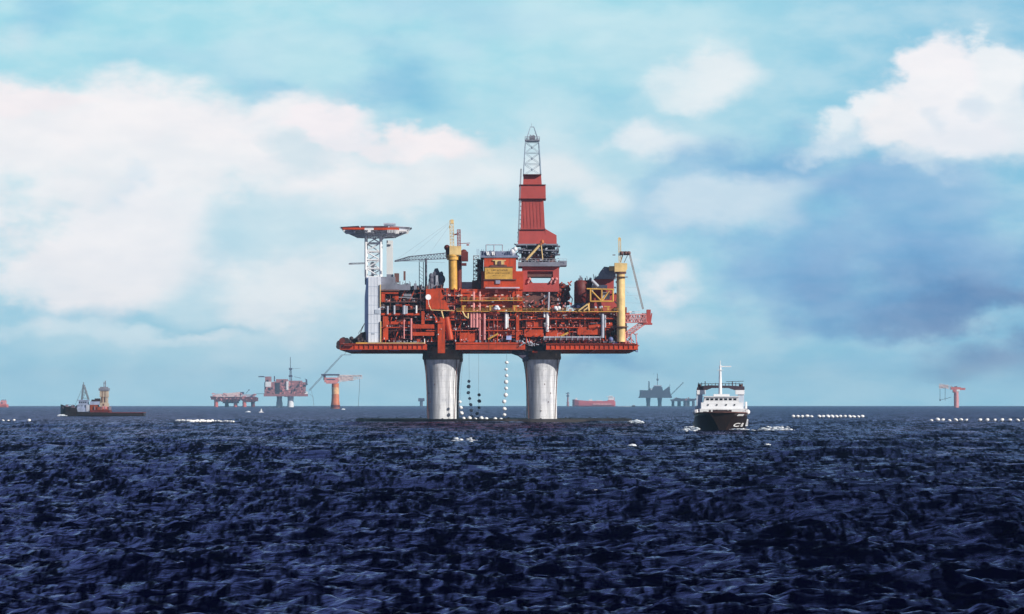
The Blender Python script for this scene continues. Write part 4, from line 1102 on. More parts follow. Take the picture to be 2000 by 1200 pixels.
# ---------------------------------------------------------------- supply ship, bow view
class Ship:
    """points given along the ship: s metres from the bow aft, p metres to port, z up"""
    def __init__(self, X, Y, head): self.o = Vector((X, Y, 0)); a = R(head); self.f = Vector((-math.sin(a), -math.cos(a), 0)); self.pv = Vector((math.cos(a), -math.sin(a), 0))
    def P(self, s, p, z): return self.o - self.f*s + self.pv*p + Vector((0, 0, z*.86 if z < 6 else 5.16+(z-6)*.675))
    def box(self, mb, s0, s1, p0, p1, z0, z1):
        v = [self.P(s0, p0, z0), self.P(s0, p1, z0), self.P(s1, p1, z0), self.P(s1, p0, z0), self.P(s0, p0, z1), self.P(s0, p1, z1), self.P(s1, p1, z1), self.P(s1, p0, z1)]
        return mb.add(v, [(0,1,5,4),(1,2,6,5),(2,3,7,6),(3,0,4,7),(4,5,6,7),(3,2,1,0)])
    def hull(self, st, n=9):
        """st: list of (s, half beam at deck, half beam at water, deck z, keel half)"""
        mb = MB(); rows = []
        for s, bd, bw, zd, rake in st:
            row = []
            for i in range(n):
                t = i/(n-1); zz = -2.5+(zd+2.5)*t; w = bw+(bd-bw)*t**1.6
                row.append(self.P(s+rake*(1-t), -w, zz))
            for i in range(n-1, -1, -1):
                t = i/(n-1); zz = -2.5+(zd+2.5)*t; w = bw+(bd-bw)*t**1.6
                row.append(self.P(s+rake*(1-t), w, zz))
            rows.append(row)
        m = len(rows[0]); vs = [p for r_ in rows for p in r_]; fs = []
        for j in range(len(rows)-1):
            for i in range(m-1): fs.append((j*m+i, j*m+i+1, (j+1)*m+i+1, (j+1)*m+i))
        mb.add(vs, fs, True)
        mb.add(rows[0], [tuple(range(m))]); mb.add(rows[-1], [tuple(range(m-1, -1, -1))])
        return mb
from mathutils.bvhtree import BVHTree
def text_mesh(txt, h, name='lettering'):
    cu = bpy.data.curves.new(name, 'FONT'); cu.body = txt; cu.size = h; cu.offset = h*.035; cu.resolution_u = 3
    tmp = bpy.data.objects.new(name, cu); col.objects.link(tmp)
    dg = bpy.context.evaluated_depsgraph_get(); me = bpy.data.meshes.new_from_object(tmp.evaluated_get(dg))
    vs = [(v.co.x, v.co.y) for v in me.vertices]; fs = [tuple(p.vertices) for p in me.polygons]
    bpy.data.objects.remove(tmp); bpy.data.meshes.remove(me); return vs, fs
def on_hull(ship, tree, flat, fs, out, name, m, parent):
    """lay a flat drawing given in (metres aft, height) on the port side plating"""
    vs = []
    for s_, z in flat:
        o_ = ship.P(s_, 20, z); hit, nrm, _, _ = tree.ray_cast(o_, -ship.pv)
        vs.append(hit+ship.pv*out if hit else ship.P(s_, 3, z))
    return MB().add(vs, fs).build(name, m, parent, None, None, False)
SD = 742.0; k = Plane(SD)
sh = Ship(k.x(1411), SD, 2.6)
supply = thing('supply_ship', (k.x(1411), SD+20, 0), 'white supply ship with dark hull steaming bow-on toward us, right of the platform', 'ship')
hm = sh.hull([(-1.2, 3.4, .15, 6.2, 2.2), (.4, 5.0, 1.2, 6.1, 1.6), (2.6, 6.1, 3.2, 6.0, .8), (6, 6.7, 5.2, 5.8, .2), (11, 6.9, 6.4, 5.7, 0), (20, 6.9, 6.7, 5.5, 0), (22, 6.9, 6.7, 3.2, 0), (46, 6.9, 6.7, 2.6, 0), (50, 6.6, 6.0, 2.6, 0)])
htree = BVHTree.FromPolygons([Vector(v) for v in hm.v], hm.f)
hull = hm.build('hull', black, supply)
tv, tf = text_mesh('C 8', 1.9); wmax = max(v[0] for v in tv)
on_hull(sh, htree, [(1.0+(4.0*x/wmax), 1.9+y*.8) for x, y in tv], tf, .2, 'hull_lettering', white, hull)
gv = [(6.4+i*1.6, 2.0+j*.52) for j in range(5) for i in range(11)]; gf = [(j*11+i, j*11+i+1, (j+1)*11+i+1, (j+1)*11+i) for j in range(4) for i in range(10)]
on_hull(sh, htree, gv, gf, .30, 'name_panel', white, hull)
r = random.Random(3); gv = []; gf = []
for i in range(5):
    a0 = 7.5+i*2.9; q0 = len(gv); gv += [(a0, 2.4), (a0+.8, 2.4), (a0+.8, 3.8), (a0, 3.8)]; gf.append((q0, q0+1, q0+2, q0+3))
    zz = r.choice((2.5, 3.0, 3.6)); q0 = len(gv); gv += [(a0+.8, zz), (a0+2.0, zz), (a0+2.0, zz+.18), (a0+.8, zz+.18)]; gf.append((q0, q0+1, q0+2, q0+3))
on_hull(sh, htree, gv, gf, .36, 'name_lettering', lgrey, hull)
e = MB(); sh.box(e, 3.4, 21, -6.2, 6.2, 5.2, 5.5); sh.box(e, 21.5, 49.5, -6.4, 6.4, 2.2, 2.5); e.build('deck', brown, supply)
e = MB(); sh.box(e, 7, 20, -5.7, 6.2, 5.5, 7.6); sh.box(e, 8.5, 19.5, -5.3, 5.6, 7.6, 10.0)
hs = e.build('deckhouse', white, supply)
e = MB()
v = [sh.P(9.6, -4.7, 10.0), sh.P(9.6, 4.7, 10.0), sh.P(18, 4.7, 10.0), sh.P(18, -4.7, 10.0), sh.P(9.0, -4.4, 12.2), sh.P(9.0, 4.4, 12.2), sh.P(17, 4.4, 12.2), sh.P(17, -4.4, 12.2)]
e.add(v, [(0,1,5,4),(1,2,6,5),(2,3,7,6),(3,0,4,7),(4,5,6,7)]); sh.box(e, 8.7, 17.4, -4.7, 4.7, 12.2, 12.5); sh.box(e, 12, 15, -2, 2.2, 12.5, 13.3)
wh = e.build('wheelhouse', white, supply)
for i, p in enumerate((-4.0, -2.9, -1.7, -.5, .7, 1.9, 3.1)):
    e = MB(); zz = 10.85
    v = [sh.P(9.34, p, zz), sh.P(9.34, p+.8, zz), sh.P(9.16, p+.8, zz+.75), sh.P(9.16, p, zz+.75)]; v2 = [q_+sh.f*-.15 for q_ in v]
    e.add(v+v2, [(0,1,2,3),(4,7,6,5),(0,4,5,1),(1,5,6,2),(2,6,7,3),(3,7,4,0)]); e.build('window', glass, wh)
for p in (-3.5, -1.2, 1.2, 3.4):
    e = MB(); a = sh.P(8.42, p, 9.1); e.tube(a, a+sh.f*.08, .22, n=12); e.build('porthole', glass, hs)
# goalpost frame with dark bridge across the top
e = MB()
sh.box(e, 20.5, 22.3, -6.3, -4.7, 5.4, 14.8); sh.box(e, 20.5, 22.3, 4.7, 6.3, 5.4, 14.8)
e.build('gantry_post', mat('pale_blue_white', (.60, .68, .78)), supply)
e = MB(); sh.box(e, 20.2, 22.5, -6.2, -3.9, 13.2, 14.9); sh.box(e, 20.2, 22.5, 4.0, 6.4, 13.2, 14.9)
sh.box(e, 7.4, 8.6, -7.0, -5.4, 5.6, 7.0); e.build('gantry_box', white, supply)
e = MB(); L = [(-6.3, 14.9), (-3.6, 14.9), (-2.2, 15.7), (2.2, 15.7), (3.8, 14.9), (6.4, 14.9), (6.4, 16.3), (3.4, 16.6), (-3.2, 16.8), (-6.0, 16.3)]
f0 = [sh.P(20.4, p, z) for p, z in L]; f1 = [sh.P(22.4, p, z) for p, z in L]; nn_ = len(L)
e.add(f0+f1, [tuple(range(nn_)), tuple(range(2*nn_-1, nn_-1, -1))]+[((i+1) % nn_, i, i+nn_, (i+1) % nn_+nn_) for i in range(nn_)])
r = random.Random(6)
for i in range(14): p = -5.8+i*.9; e.tube(sh.P(20.6, p, 16.3), sh.P(20.6, p, 17.5+r.uniform(-.3, .5)), .09, n=5)
e.tube(sh.P(20.6, -5.8, 17.4), sh.P(20.6, 6, 17.4), .07, n=5); e.tube(sh.P(20.6, -4.0, 16.5), sh.P(20.6, -4.0, 18.4), .12, n=6); e.tube(sh.P(20.6, 1.5, 18.2), sh.P(20.6, 6.2, 18.4), .07, n=5); e.tube(sh.P(20.6, 3.2, 16.4), sh.P(20.6, 3.2, 18.4), .14, n=6)
e.build('gantry_bridge', mat('dark_plum_paint', (.05, .035, .05)), supply)
e = MB(); e.tube(sh.P(17, -.1, 12.5), sh.P(17, -.1, 24.6), .5, .28, n=10); e.tube(sh.P(17, -.1, 24.6), sh.P(17, -.1, 26.4), .1, n=6)
sh.box(e, 16.7, 17.3, -.3, 2.8, 23.9, 24.3); sh.box(e, 16.5, 17.5, -.9, .7, 22.6, 22.8)
e.build('mast', white, supply)
e = MB(); e.tube(sh.P(21.4, -5.5, 14.9), sh.P(21.4, -5.5, 17.2), .45, n=10); e.tube(sh.P(21.4, 5.5, 14.9), sh.P(21.4, 5.5, 17.2), .45, n=10); e.build('funnel', brown, supply)
# bulwark rail, fenders, anchor winch, stanchions
e = MB()
for s in (-1, 1):
    pts = [sh.P(a, s*b, c) for a, b, c in ((-1.2, 3.4, 6.25), (.4, 5.0, 6.15), (2.6, 6.1, 6.05), (6, 6.6, 5.85), (11, 6.9, 5.75), (20, 6.9, 5.55))]
    e.path(pts, .16); pts2 = [p+Vector((0, 0, 1.1)) for p in pts[2:]]; e.path(pts2, .05, n=4)
    for a, b in zip(pts[2:], pts2): e.tube(a, b, .06, n=4)
e.path([sh.P(-1.2, -3.4, 6.25), sh.P(-1.9, 0, 6.3), sh.P(-1.2, 3.4, 6.25)], .16); e.build('bulwark_rail', brown, supply)
e = MB(); r = random.Random(15)
for i in range(22): p = r.uniform(-5, 1.8); s_ = r.uniform(3.5, 6.5); h_ = r.uniform(.4, 1.3); sh.box(e, s_, s_+.7, p, p+r.uniform(.3, 1), 5.5, 6.0+h_)
e.tube(sh.P(5, -2.4, 6.3), sh.P(5, 1.5, 6.3), .6, n=12); e.build('anchor_winch', dark, supply)
e = MB(); 
for p in (-6.6, 6.5):
    for i in range(4): e.ball(sh.P(8+i*1.5, p*1.0, 6.35), .95, 1, 1, .8)
    e.tube(sh.P(12, p, 5.6), sh.P(12, p, 10.3 if p > 0 else 8.6), .3, n=8)
e.ball(sh.P(7.5, 3.2, 6.2), .5); e.build('life_raft', white, supply)
gv = [(-.2+i*.45, 5.1+j*.28) for j in range(3) for i in range(6)]; gf = [(j*6+i, j*6+i+1, (j+1)*6+i+1, (j+1)*6+i) for j in range(2) for i in range(5)]
on_hull(sh, htree, gv, gf, .15, 'bow_plate', white, hull)
# ---------------------------------------------------------------- tug on the left, seen from its side
def side(D):
    k = Plane(D)
    def sbox(mb, x0, x1, y0, y1, w, off=0.0):
        return mb.box(k.x(x0), k.x(x1), D-w/2+off, D+w/2+off, k.z(y1), k.z(y0))
    def tb(mb, a, b, r_, off=0.0, n=6): return mb.tube(k.p(*a, off), k.p(*b, off), r_, n=n)
    return k, sbox, tb
def side_hull(k, D, prof, beam, keel=-2.0, round_=.35):
    """prof: list of (column, deck row, beam fraction); lofted hull lying across the view"""
    mb = MB(); rows = []
    for px, py, bf in prof:
        x = k.x(px); zt = k.z(py); row = []; bw = beam/2*bf
        for t, w in ((0, 1), (.35, .98), (.75, .85), (1, .45)): row.append((x, D-bw*w, zt+(keel-zt)*t))
        for t, w in ((1, .45), (.75, .85), (.35, .98), (0, 1)): row.append((x, D+bw*w, zt+(keel-zt)*t))
        rows.append(row)
    m = 8; vs = [p for r_ in rows for p in r_]
    fs = [(j*m+i, (j+1)*m+i, (j+1)*m+(i+1) % m, j*m+(i+1) % m) for j in range(len(rows)-1) for i in range(m)]
    mb.add(vs, fs, False); mb.add(rows[0], [tuple(range(m))]); mb.add(rows[-1], [tuple(range(m-1, -1, -1))]); return mb
D = 1807; k, sbox, tb = side(D)
tug = thing('tug_boat', (k.x(190), D, 0), 'dark tug with a grey lattice mast and tall cream bridge tower, alone on the left', 'ship')
h = side_hull(k, D, [(118.5, 790, .04), (123, 791.5, .5), (130, 794.5, .85), (140, 796, 1), (152, 797.5, 1), (154, 804.5, 1), (176, 805.5, 1), (215, 806, 1), (250, 806.5, 1), (282.5, 806.8, .9)], 11)
hu = h.build('hull', black, tug)
e = MB(); sbox(e, 214, 283, 805.6, 807, 11.2); sbox(e, 178, 216, 801, 808, 10.6); e.build('bulwark', maroon, tug)
e = MB(); sbox(e, 192, 214.5, 795, 808, 9.4); sbox(e, 178, 192, 791, 803, 8); e.build('red_deckhouse', mat('tug_red_paint', (.28, .055, .02), dirt=RUST, dirt_amt=.5), tug)
e = MB(); sbox(e, 151, 176, 797, 804.6, 8.4); sbox(e, 153, 174, 790, 797, 7.4); sbox(e, 155, 172, 783, 790, 6.6); sbox(e, 154, 173.5, 781.2, 783, 7.4); sbox(e, 177, 196, 784, 791, 6.4)
ds_ = e.build('deckhouse', mat('tug_blue_white', (.30, .36, .50)), tug)
e = MB(); 
for px in (156, 160, 164, 168): sbox(e, px, px+2.4, 785, 787.6, 6.75)
for px in (155, 161, 167): sbox(e, px, px+1.6, 792, 794, 7.5)
e.build('window', glass, ds_)
e = MB(); sbox(e, 170, 176.5, 791, 804, 9); e.build('companion_way', lgrey, tug)
e = MB(); 
for off in (-2.2, 2.2): tb(e, (158, 797), (163, 752), .32, off); tb(e, (173, 781), (164, 752), .36, off); tb(e, (160, 778), (170, 778), .2, off); tb(e, (161.5, 766), (167, 766), .18, off); tb(e, (160, 781), (167, 766), .14, off)
e.tube(k.p(163, 752, -2.2), k.p(163, 752, 2.2), .3, n=6); tb(e, (163.2, 754), (163.2, 747), .25); sbox(e, 161.5, 165.5, 752, 756, 1.6)
for a in ((150, 785), (147, 791)): tb(e, a, (162, 755), .07)
e.build('lattice_mast', mat('tug_mast_grey', (.16, .20, .24)), tug)
e = MB(); sbox(e, 196, 211.5, 763.5, 776, 5.6); sbox(e, 197.5, 210.5, 776, 788, 5.0); sbox(e, 196.5, 212, 788, 795, 6.4)
tw_ = e.build('bridge_tower', mat('tug_cream_white', (.46, .38, .29)), tug)
e = MB(); sbox(e, 194, 213, 758.5, 763.5, 6.6); sbox(e, 196.5, 210.5, 756, 758.6, 5); e.build('bridge_roof', grey, tw_)
e = MB(); sbox(e, 200.4, 201.6, 764, 786, 5.8); sbox(e, 206, 207, 764, 786, 5.8); sbox(e, 202, 205, 789, 793, 6.6); e.build('tower_recess', brown, tw_)
e = MB(); tb(e, (203, 757), (203.4, 746), .3); tb(e, (206, 757), (206, 744), .3); tb(e, (202, 750), (207, 750), .2); e.build('mast', grey, tw_)
e = MB(); sbox(e, 180, 196, 780.8, 784, 6.8); sbox(e, 186, 195, 778.6, 781, 5); e.build('dark_boat', dark, tug)
e = MB(); r = random.Random(5)
for i in range(26): px = r.uniform(124, 151); sbox(e, px, px+r.uniform(.8, 3), 796-r.uniform(.5, 5), 798, r.uniform(1, 8))
for px in (186, 199, 206, 214): sbox(e, px, px+1.3, 794, 803, 9.8)
tb(e, (131, 790.5), (150, 791.5), .1, -5); e.build('deck_gear', mat('deck_gear_grey', (.20, .16, .2)), tug)
e = MB(); sbox(e, 202, 211, 794, 799, 9.7); e.build('life_raft', pink, tug)

# ---------------------------------------------------------------- far things along the horizon
# articulated orange flare column
D = 5195; k, sbox, tb = side(D)
fl = thing('flare_column', (k.x(655), D, 0), 'orange cylindrical column in the sea carrying a deck and a long pale flare arm, left of the platform', 'flare tower', 'slender flare columns standing in the sea')
e = MB(); e.lathe(k.x(655), D, [(8.2, -5), (8.0, k.z(789)), (7.4, k.z(786)), (6.6, k.z(770)), (6.6, k.z(749))], 28); cb = e.build('column', orange, fl)
e = MB(); e.lathe(k.x(655), D, [(6.75, k.z(770)), (6.75, k.z(757))], 28, False); e.build('painted_band', mat('pale_orange_paint', (.75, .42, .2)), cb)
e = MB(); e.lathe(k.x(655), D, [(8.5, k.z(796.8)), (8.5, k.z(791))], 28); e.build('splash_fender', maroon, fl)
e = MB(); sbox(e, 634, 661, 738, 747, 14); sbox(e, 637, 659, 746, 749.6, 15); sbox(e, 632, 636, 733, 742, 10); e.build('deck_module', pink, fl)
e = MB(); sbox(e, 628, 663, 731, 734, 18); sbox(e, 638, 655, 740.4, 742.6, 14.6); sbox(e, 632, 634, 731, 743, 10); e.build('top_deck', cob, fl)
e = MB(); e.truss(k.p(660, 741), k.p(707, 736), 9, 11, 10, .45, w2=5, h2=6); e.truss(k.p(661, 734), k.p(707, 734.5), 2, 2, 12, .6); sbox(e, 661, 690, 736, 744, 4)
e.build('flare_arm', mat('pale_flare_arm', (.74, .62, .60)), fl)
e = MB(); tb(e, (702.5, 739), (702, 760), .35); tb(e, (702, 760), (699.5, 797), .32); e.build('hanging_cable', cob, fl)
# mauve production platform with its flare bridge
D = 7500; k, sbox, tb = side(D)
mv = thing('offshore_platform', (k.x(558), D, 0), 'distant mauve platform on pale legs with slim mast, left of the orange column', 'oil platform', 'distant oil platforms on the horizon')
for px, lab in ((541, 0), (564, 1)):
    e = MB(); e.lathe(k.x(px+4), D+(12 if not lab else -8), [(8.4, -4), (8.2, k.z(788)), (6.6+lab, k.z(781)), (7.4+lab, k.z(774))], 24); e.build('leg', white if lab else conc, mv)
e = MB(); sbox(e, 517, 600, 770, 774.5, 60); md = e.build('deck', mauve, mv)
e = MB(); sbox(e, 518, 596, 747, 770, 50); sbox(e, 519, 529, 736, 748, 40); sbox(e, 540, 562, 741, 747, 34); sbox(e, 562, 590, 744, 748, 30); bd_ = e.build('module_block', mauve, mv)
e = MB(); r = random.Random(2)
for i in range(60): px = r.uniform(518, 594); py = r.uniform(745, 770); sbox(e, px, px+r.uniform(1, 4), py, py+r.uniform(1, 6), 52)
e.build('module_cladding', pink, bd_)
e = MB()
for i in range(40): px = r.uniform(518, 597); py = r.uniform(742, 772); sbox(e, px, px+r.uniform(.8, 3), py, py+r.uniform(1, 5), 53)
sbox(e, 540, 548, 748, 772, 54); e.build('module_recess', dark, bd_)
e = MB(); sbox(e, 520, 531, 746, 756, 55); sbox(e, 561, 565, 745, 762, 55); sbox(e, 595, 600, 765, 771, 40); e.build('white_house', white, bd_)
e = MB(); e.truss(k.p(568, 748), k.p(567.5, 722), 5, 5, 6, .7, w2=3, h2=3); tb(e, (567.5, 722), (567, 698), .9); sbox(e, 564.5, 570.5, 719, 723, 5); tb(e, (570, 720.5), (587, 719.5), .4); sbox(e, 564, 571, 733, 737, 6); e.build('drilling_mast', cob, mv)
e = MB(); sbox(e, 505, 516, 735, 737, 14); tb(e, (506, 736), (520, 737), .8); sbox(e, 535, 537, 735, 745, 3); tb(e, (574, 736), (588, 739), .5); tb(e, (596, 740), (601, 752), .6); sbox(e, 597, 600, 741, 753, 4)
tb(e, (493, 772), (503, 769.5), .6); tb(e, (503, 769.5), (518, 769.5), .6); e.build('crane', cob, mv)
e = MB(); e.truss(k.p(604, 763), k.p(668, 694), 3.2, 3.2, 34, .42); tb(e, (602, 768), (612, 776), .3); tb(e, (608, 762), (614, 795), .35); tb(e, (612, 776), (612.5, 794), .25)
sbox(e, 667, 686, 693, 694, 3); e.tube(k.p(672, 694), k.p(678, 684), .5, n=5)
e.build('flare_bridge', mat('flare_bridge_steel', (.16, .15, .17)), mv)
# red and white semi-submersible
D = 8000; k, sbox, tb = side(D)
ss = thing('drilling_rig', (k.x(457), D, 0), 'low rig on stubby red legs with sloping pale pink house, left of the mauve platform', 'oil rig', 'low semi-submersible rigs on the horizon')
for px, off in ((424, -25), (442, 12), (461, -12), (479, -25), (493, 16)):
    e = MB(); e.lathe(k.x(px), D+off, [(5.6, -4), (5.4, k.z(784)), (6.4, k.z(780))], 18); e.build('leg', mat('coral_red_paint', (.58, .13, .10)) if off < 0 else maroon, ss)
e = MB(); sbox(e, 414, 500, 775.5, 781, 60); sbox(e, 413, 420, 774.5, 777, 64); e.build('deck', maroon, ss)
e = MB(); kk = k; e.prism([(kk.x(a), kk.z(b)) for a, b in ((418, 777), (470, 777), (470, 766), (456, 767.5), (432, 770), (419, 772))], D-30, D+24); e.build('sloping_house', mat('pale_pink_house', (.74, .56, .54)), ss)
e = MB(); sbox(e, 460, 470, 769, 776, 56); sbox(e, 476, 482, 774, 779, 58); sbox(e, 430, 455, 778, 780, 62); e.build('deckhouse', pink, ss)
e = MB(); tb(e, (475, 776), (486, 762), .7); sbox(e, 485, 487.5, 761, 763, 3); sbox(e, 471, 476, 766, 776, 30); sbox(e, 495, 502, 776.5, 778, 20); e.build('crane', cob, ss)
e = MB(); sbox(e, 471, 496, 770.5, 776, 40); sbox(e, 421, 431, 769, 776, 56); e.build('cabin_row', lgrey, ss)
e = MB(); r = random.Random(81)
for i in range(34): px = r.uniform(416, 498); sbox(e, px, px+r.uniform(1, 5), 784-r.uniform(3, 9), 784+r.uniform(-2, 2), 62+r.random()*2)
stuff(e.build('underdeck_clutter', maroon, ss))
e = MB()
for i in range(26): px = r.uniform(416, 498); py = r.uniform(768, 780); sbox(e, px, px+r.uniform(1, 3), py, py+r.uniform(1, 3), 63+r.random()*2)
stuff(e.build('deck_clutter', pink, ss))
e = MB(); sbox(e, 436, 466, 781, 788, 30); e.build('pontoon_bracing', maroon, ss)
# small things near the left horizon
D = 2600; k, sbox, tb = side(D)
e = MB(); kk = k; e.prism([(kk.x(507), kk.z(807)), (kk.x(514), kk.z(807)), (kk.x(515), kk.z(805)), (kk.x(506), kk.z(804.6))], D-1.5, D+1.5); 
ww = thing('work_boat', (k.x(510.5), D, 0), 'tiny white boat with a pointed cabin on the open sea below the mauve platform', 'boat')
e.build('hull', white, ww)
e = MB(); e.prism([(kk.x(508.5), kk.z(804.8)), (kk.x(512.5), kk.z(804.8)), (kk.x(511), kk.z(798.6)), (kk.x(510), kk.z(798.6))], D-1, D+1); e.build('cabin', white, ww)
foam_patch('whitecap_foam', 480, 488, 2700, 10, 1.6, 21, 'bright whitecap left of the tiny white boat')
foam_patch('whitecap_foam', 668, 673, 3900, 14, 3.4, 22, 'small upright spray right of the orange column')
# red barge corner on the left edge
D = 7000; k, sbox, tb = side(D)
rb = thing('red_barge', (k.x(0), D, 0), 'red vessel cut off by the left edge of the picture, on the horizon', 'ship')
h = side_hull(k, D, [(-60, 789, .3), (-50, 790, 1), (14, 790, 1), (15.5, 791, .8)], 22); h.build('hull', mat('coral_red_paint', (.58, .13, .10)), rb)
e = MB(); sbox(e, -20, 12, 785, 790, 14); sbox(e, 2, 12, 782.5, 785, 9); e.build('deckhouse', pink, rb)
e = MB(); tb(e, (4, 783), (4, 781.5), .5); tb(e, (3, 781.6), (12, 781.6), .7); tb(e, (11.5, 790), (11.5, 781.5), .7); sbox(e, 3, 6, 786, 789, 15); e.build('deck_gear', cob, rb)
# hazy column behind the left leg
D = 9500; k, sbox, tb = side(D)
hc = thing('flare_column', (k.x(822), D, 0), 'faint grey column on the horizon just left of the platform left leg', 'flare tower', 'slender flare columns standing in the sea')
e = MB(); e.lathe(k.x(823), D, [(5, -4), (5, k.z(783))], 16); e.build('column', cob, hc)
e = MB(); sbox(e, 817, 829, 778, 784, 16); e.build('deck_module', cob, hc)
# slim tower right of the platform
D = 10300; k, sbox, tb = side(D)
st_ = thing('flare_column', (k.x(1109), D, 0), 'slim dark tower on the horizon between the platform right leg and the red tanker', 'flare tower', 'slender flare columns standing in the sea')
e = MB(); e.lathe(k.x(1109), D, [(4.4, -4), (4.4, k.z(787)), (3, k.z(784)), (2.6, k.z(770))], 14); e.build('column', mauve, st_)
e = MB(); sbox(e, 1106.5, 1111.5, 772, 775.5, 9); sbox(e, 1105, 1112, 768, 769.5, 9); sbox(e, 1108, 1110.5, 766.5, 768, 4); e.build('deck_module', cob, st_)
# tanker
D = 9300; k, sbox, tb = side(D)
ta = thing('tanker', (k.x(1160), D, 0), 'long pinkish red tanker on the horizon with white superstructure at its right end', 'ship')
tr_ = mat('tanker_red_paint', (.56, .10, .10), var=.15)
side_hull(k, D, [(1118, 780.4, .1), (1122, 780.6, .6), (1130, 782, 1), (1150, 783.4, 1), (1186, 783.4, 1), (1188, 781.6, 1), (1199, 781.6, .9), (1202, 785.5, .7)], 26).build('hull', tr_, ta)
e = MB(); sbox(e, 1188, 1199, 776, 782, 20); sbox(e, 1189, 1196.5, 773.2, 776, 18); sbox(e, 1184, 1198, 774.4, 775.2, 26); ts = e.build('superstructure', white, ta)
e = MB(); sbox(e, 1197, 1200, 776, 781.6, 8); e.build('funnel', tr_, ta)
e = MB(); tb(e, (1125.5, 781), (1125.5, 777), .9); sbox(e, 1123, 1128, 779, 781, 10); sbox(e, 1150, 1157, 780.5, 783.4, 8); tb(e, (1155, 782), (1155, 779), .7); sbox(e, 1165, 1176, 782.2, 783.6, 12); e.build('deck_gear', white, ta)
e = MB(); sbox(e, 1158, 1194, 787.6, 791.4, 26.2); e.build('pale_side_band', pink, ta)
foam_patch('wake_foam', 1205, 1238, 9200, 8, .6, 31, 'faint white line of water right of the tanker')
# blue-hazed platform on the right
D = 9900; k, sbox, tb = side(D)
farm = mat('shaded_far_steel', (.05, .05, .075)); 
bp_ = thing('offshore_platform', (k.x(1279), D, 0), 'hazy blue-grey platform on two legs with slanting side boom, left of the supply ship', 'oil platform', 'distant oil platforms on the horizon')
for px in (1266, 1288.5):
    e = MB(); e.lathe(k.x(px), D, [(6.6, -5), (6.4, k.z(787)), (8.6, k.z(777))], 18); e.build('leg', farm, bp_)
e = MB(); kk = k; e.prism([(kk.x(a), kk.z(b)) for a, b in ((1247, 777.5), (1312, 777.5), (1309, 770), (1307, 763), (1250, 762.5), (1251, 771))], D-35, D+35); e.build('deck', farm, bp_)
e = MB(); e.prism([(kk.x(a), kk.z(b)) for a, b in ((1275, 763), (1294, 763), (1293, 757), (1290, 754.6), (1278, 754.6), (1275.6, 757))], D-20, D+20); e.prism([(kk.x(a), kk.z(b)) for a, b in ((1296, 763), (1309, 763), (1307, 755))], D-8, D+8); sbox(e, 1268, 1276, 759, 763, 30); e.build('module_block', farm, bp_)
e = MB(); sbox(e, 1277, 1292, 753, 754.8, 30); sbox(e, 1270, 1273.5, 759, 762.4, 36); e.build('white_house', lgrey, bp_)
e = MB(); tb(e, (1284, 754), (1284, 730), .9); tb(e, (1284, 742), (1285, 741), 1.6); sbox(e, 1282.5, 1286, 740, 744, 4); e.truss(k.p(1267.5, 763), k.p(1267.5, 745), 4, 4, 5, .8, w2=2, h2=2); tb(e, (1277, 732), (1277, 729), .4); tb(e, (1308, 762), (1308.5, 751), .7); e.build('drilling_mast', farm, bp_)
e = MB(); e.truss(k.p(1310, 772), k.p(1335, 747), 2.5, 2.5, 12, .5); tb(e, (1250, 763), (1249, 777), .9); tb(e, (1249, 762), (1255, 777), .5); e.build('side_boom', farm, bp_)
D = 9900
rg = thing('drilling_rig', (k.x(1336), D, 0), 'low hazy blue-grey rig between the supply ship and the two-legged hazy platform', 'oil rig', 'low semi-submersible rigs on the horizon')
e = MB(); e.prism([(kk.x(a), kk.z(b)) for a, b in ((1312, 784), (1355, 784), (1362, 779), (1330, 778.6), (1322, 777.4), (1316, 780), (1309, 781))], D-30, D+30); e.build('deck', farm, rg)
for px, w in ((1315, 4), (1327, 5), (1338, 6), (1345, 4), (1355, 4)):
    e = MB(); e.lathe(k.x(px), D+(20 if px % 2 else -20), [(w*1.25, -4), (w*1.2, k.z(784))], 12); e.build('leg', farm, rg)
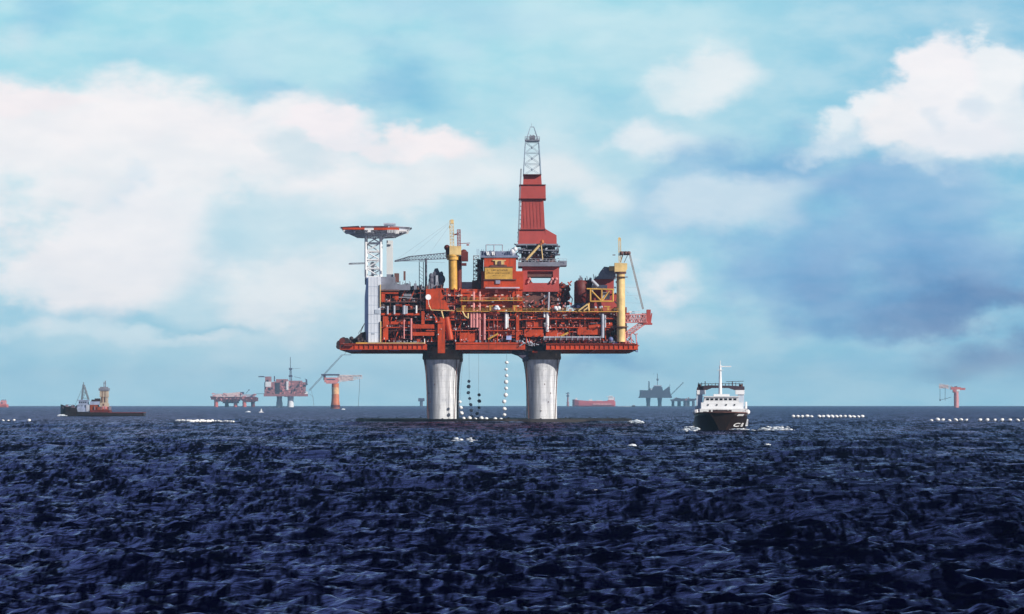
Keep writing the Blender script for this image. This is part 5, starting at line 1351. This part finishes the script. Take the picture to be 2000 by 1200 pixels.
e = MB(); tb(e, (1316, 779), (1322, 776.6), .7); tb(e, (1341, 779), (1342, 777), .8); e.truss(k.p(1355, 780), k.p(1363, 778), 2, 2, 4, .5); sbox(e, 1344, 1346, 776.5, 779, 6); sbox(e, 1337, 1341, 779.5, 782.5, 61); e.build('crane', mauve, rg)
# small dark boat on the horizon line
D = 8200; k, sbox, tb = side(D)
tg = thing('work_boat', (k.x(1238), D, 0), 'minute dark boat on the horizon between the tanker and the blue-grey platform', 'boat')
side_hull(k, D, [(1234, 792, .3), (1236, 792.4, 1), (1241, 792.4, 1)], 7).build('hull', dark, tg); e = MB(); sbox(e, 1236.6, 1239, 791, 792.4, 4); e.build('cabin', lgrey, tg)
# red column on the right
D = 6600; k, sbox, tb = side(D)
rc = thing('flare_column', (k.x(1868), D, 0), 'pink and red column with a T-shaped top near the right edge of the horizon', 'flare tower', 'slender flare columns standing in the sea')
e = MB(); e.lathe(k.x(1868), D, [(5.8, -5), (5.6, k.z(786)), (5.0, k.z(770)), (5.2, k.z(762))], 22); e.build('column', pink, rc)
e = MB(); sbox(e, 1857, 1876, 756.5, 761.5, 10); sbox(e, 1861, 1866, 760, 767, 9); sbox(e, 1875, 1885, 758, 762, 7); e.build('deck_module', mat('coral_red_paint', (.58, .13, .10)), rc)
e = MB(); tb(e, (1862, 757), (1858, 754.5), .6); tb(e, (1869, 757), (1869, 754), .6); sbox(e, 1864, 1868, 755, 757, 6); tb(e, (1863, 765), (1863, 793), .9, -6); e.build('deck_gear', maroon, rc)
e = MB(); sbox(e, 1868, 1874, 761, 765, 10.4); e.build('cabin', white, rc)
e = MB(); e.truss(k.p(1857, 758), k.p(1835, 752), 6, 7, 6, .5, w2=5, h2=6); sbox(e, 1834, 1852, 752, 759, 2.5); e.build('flare_arm', mat('pale_flare_arm', (.74, .62, .60)), rc)
e = MB(); sbox(e, 1835, 1837, 780, 783.5, 4)
for px in (1836, 1846): tb(e, (px, 758), (px, 783), .5)
tb(e, (1836, 782), (1858, 776), .5); e.build('hanging_gear', farm, rc)
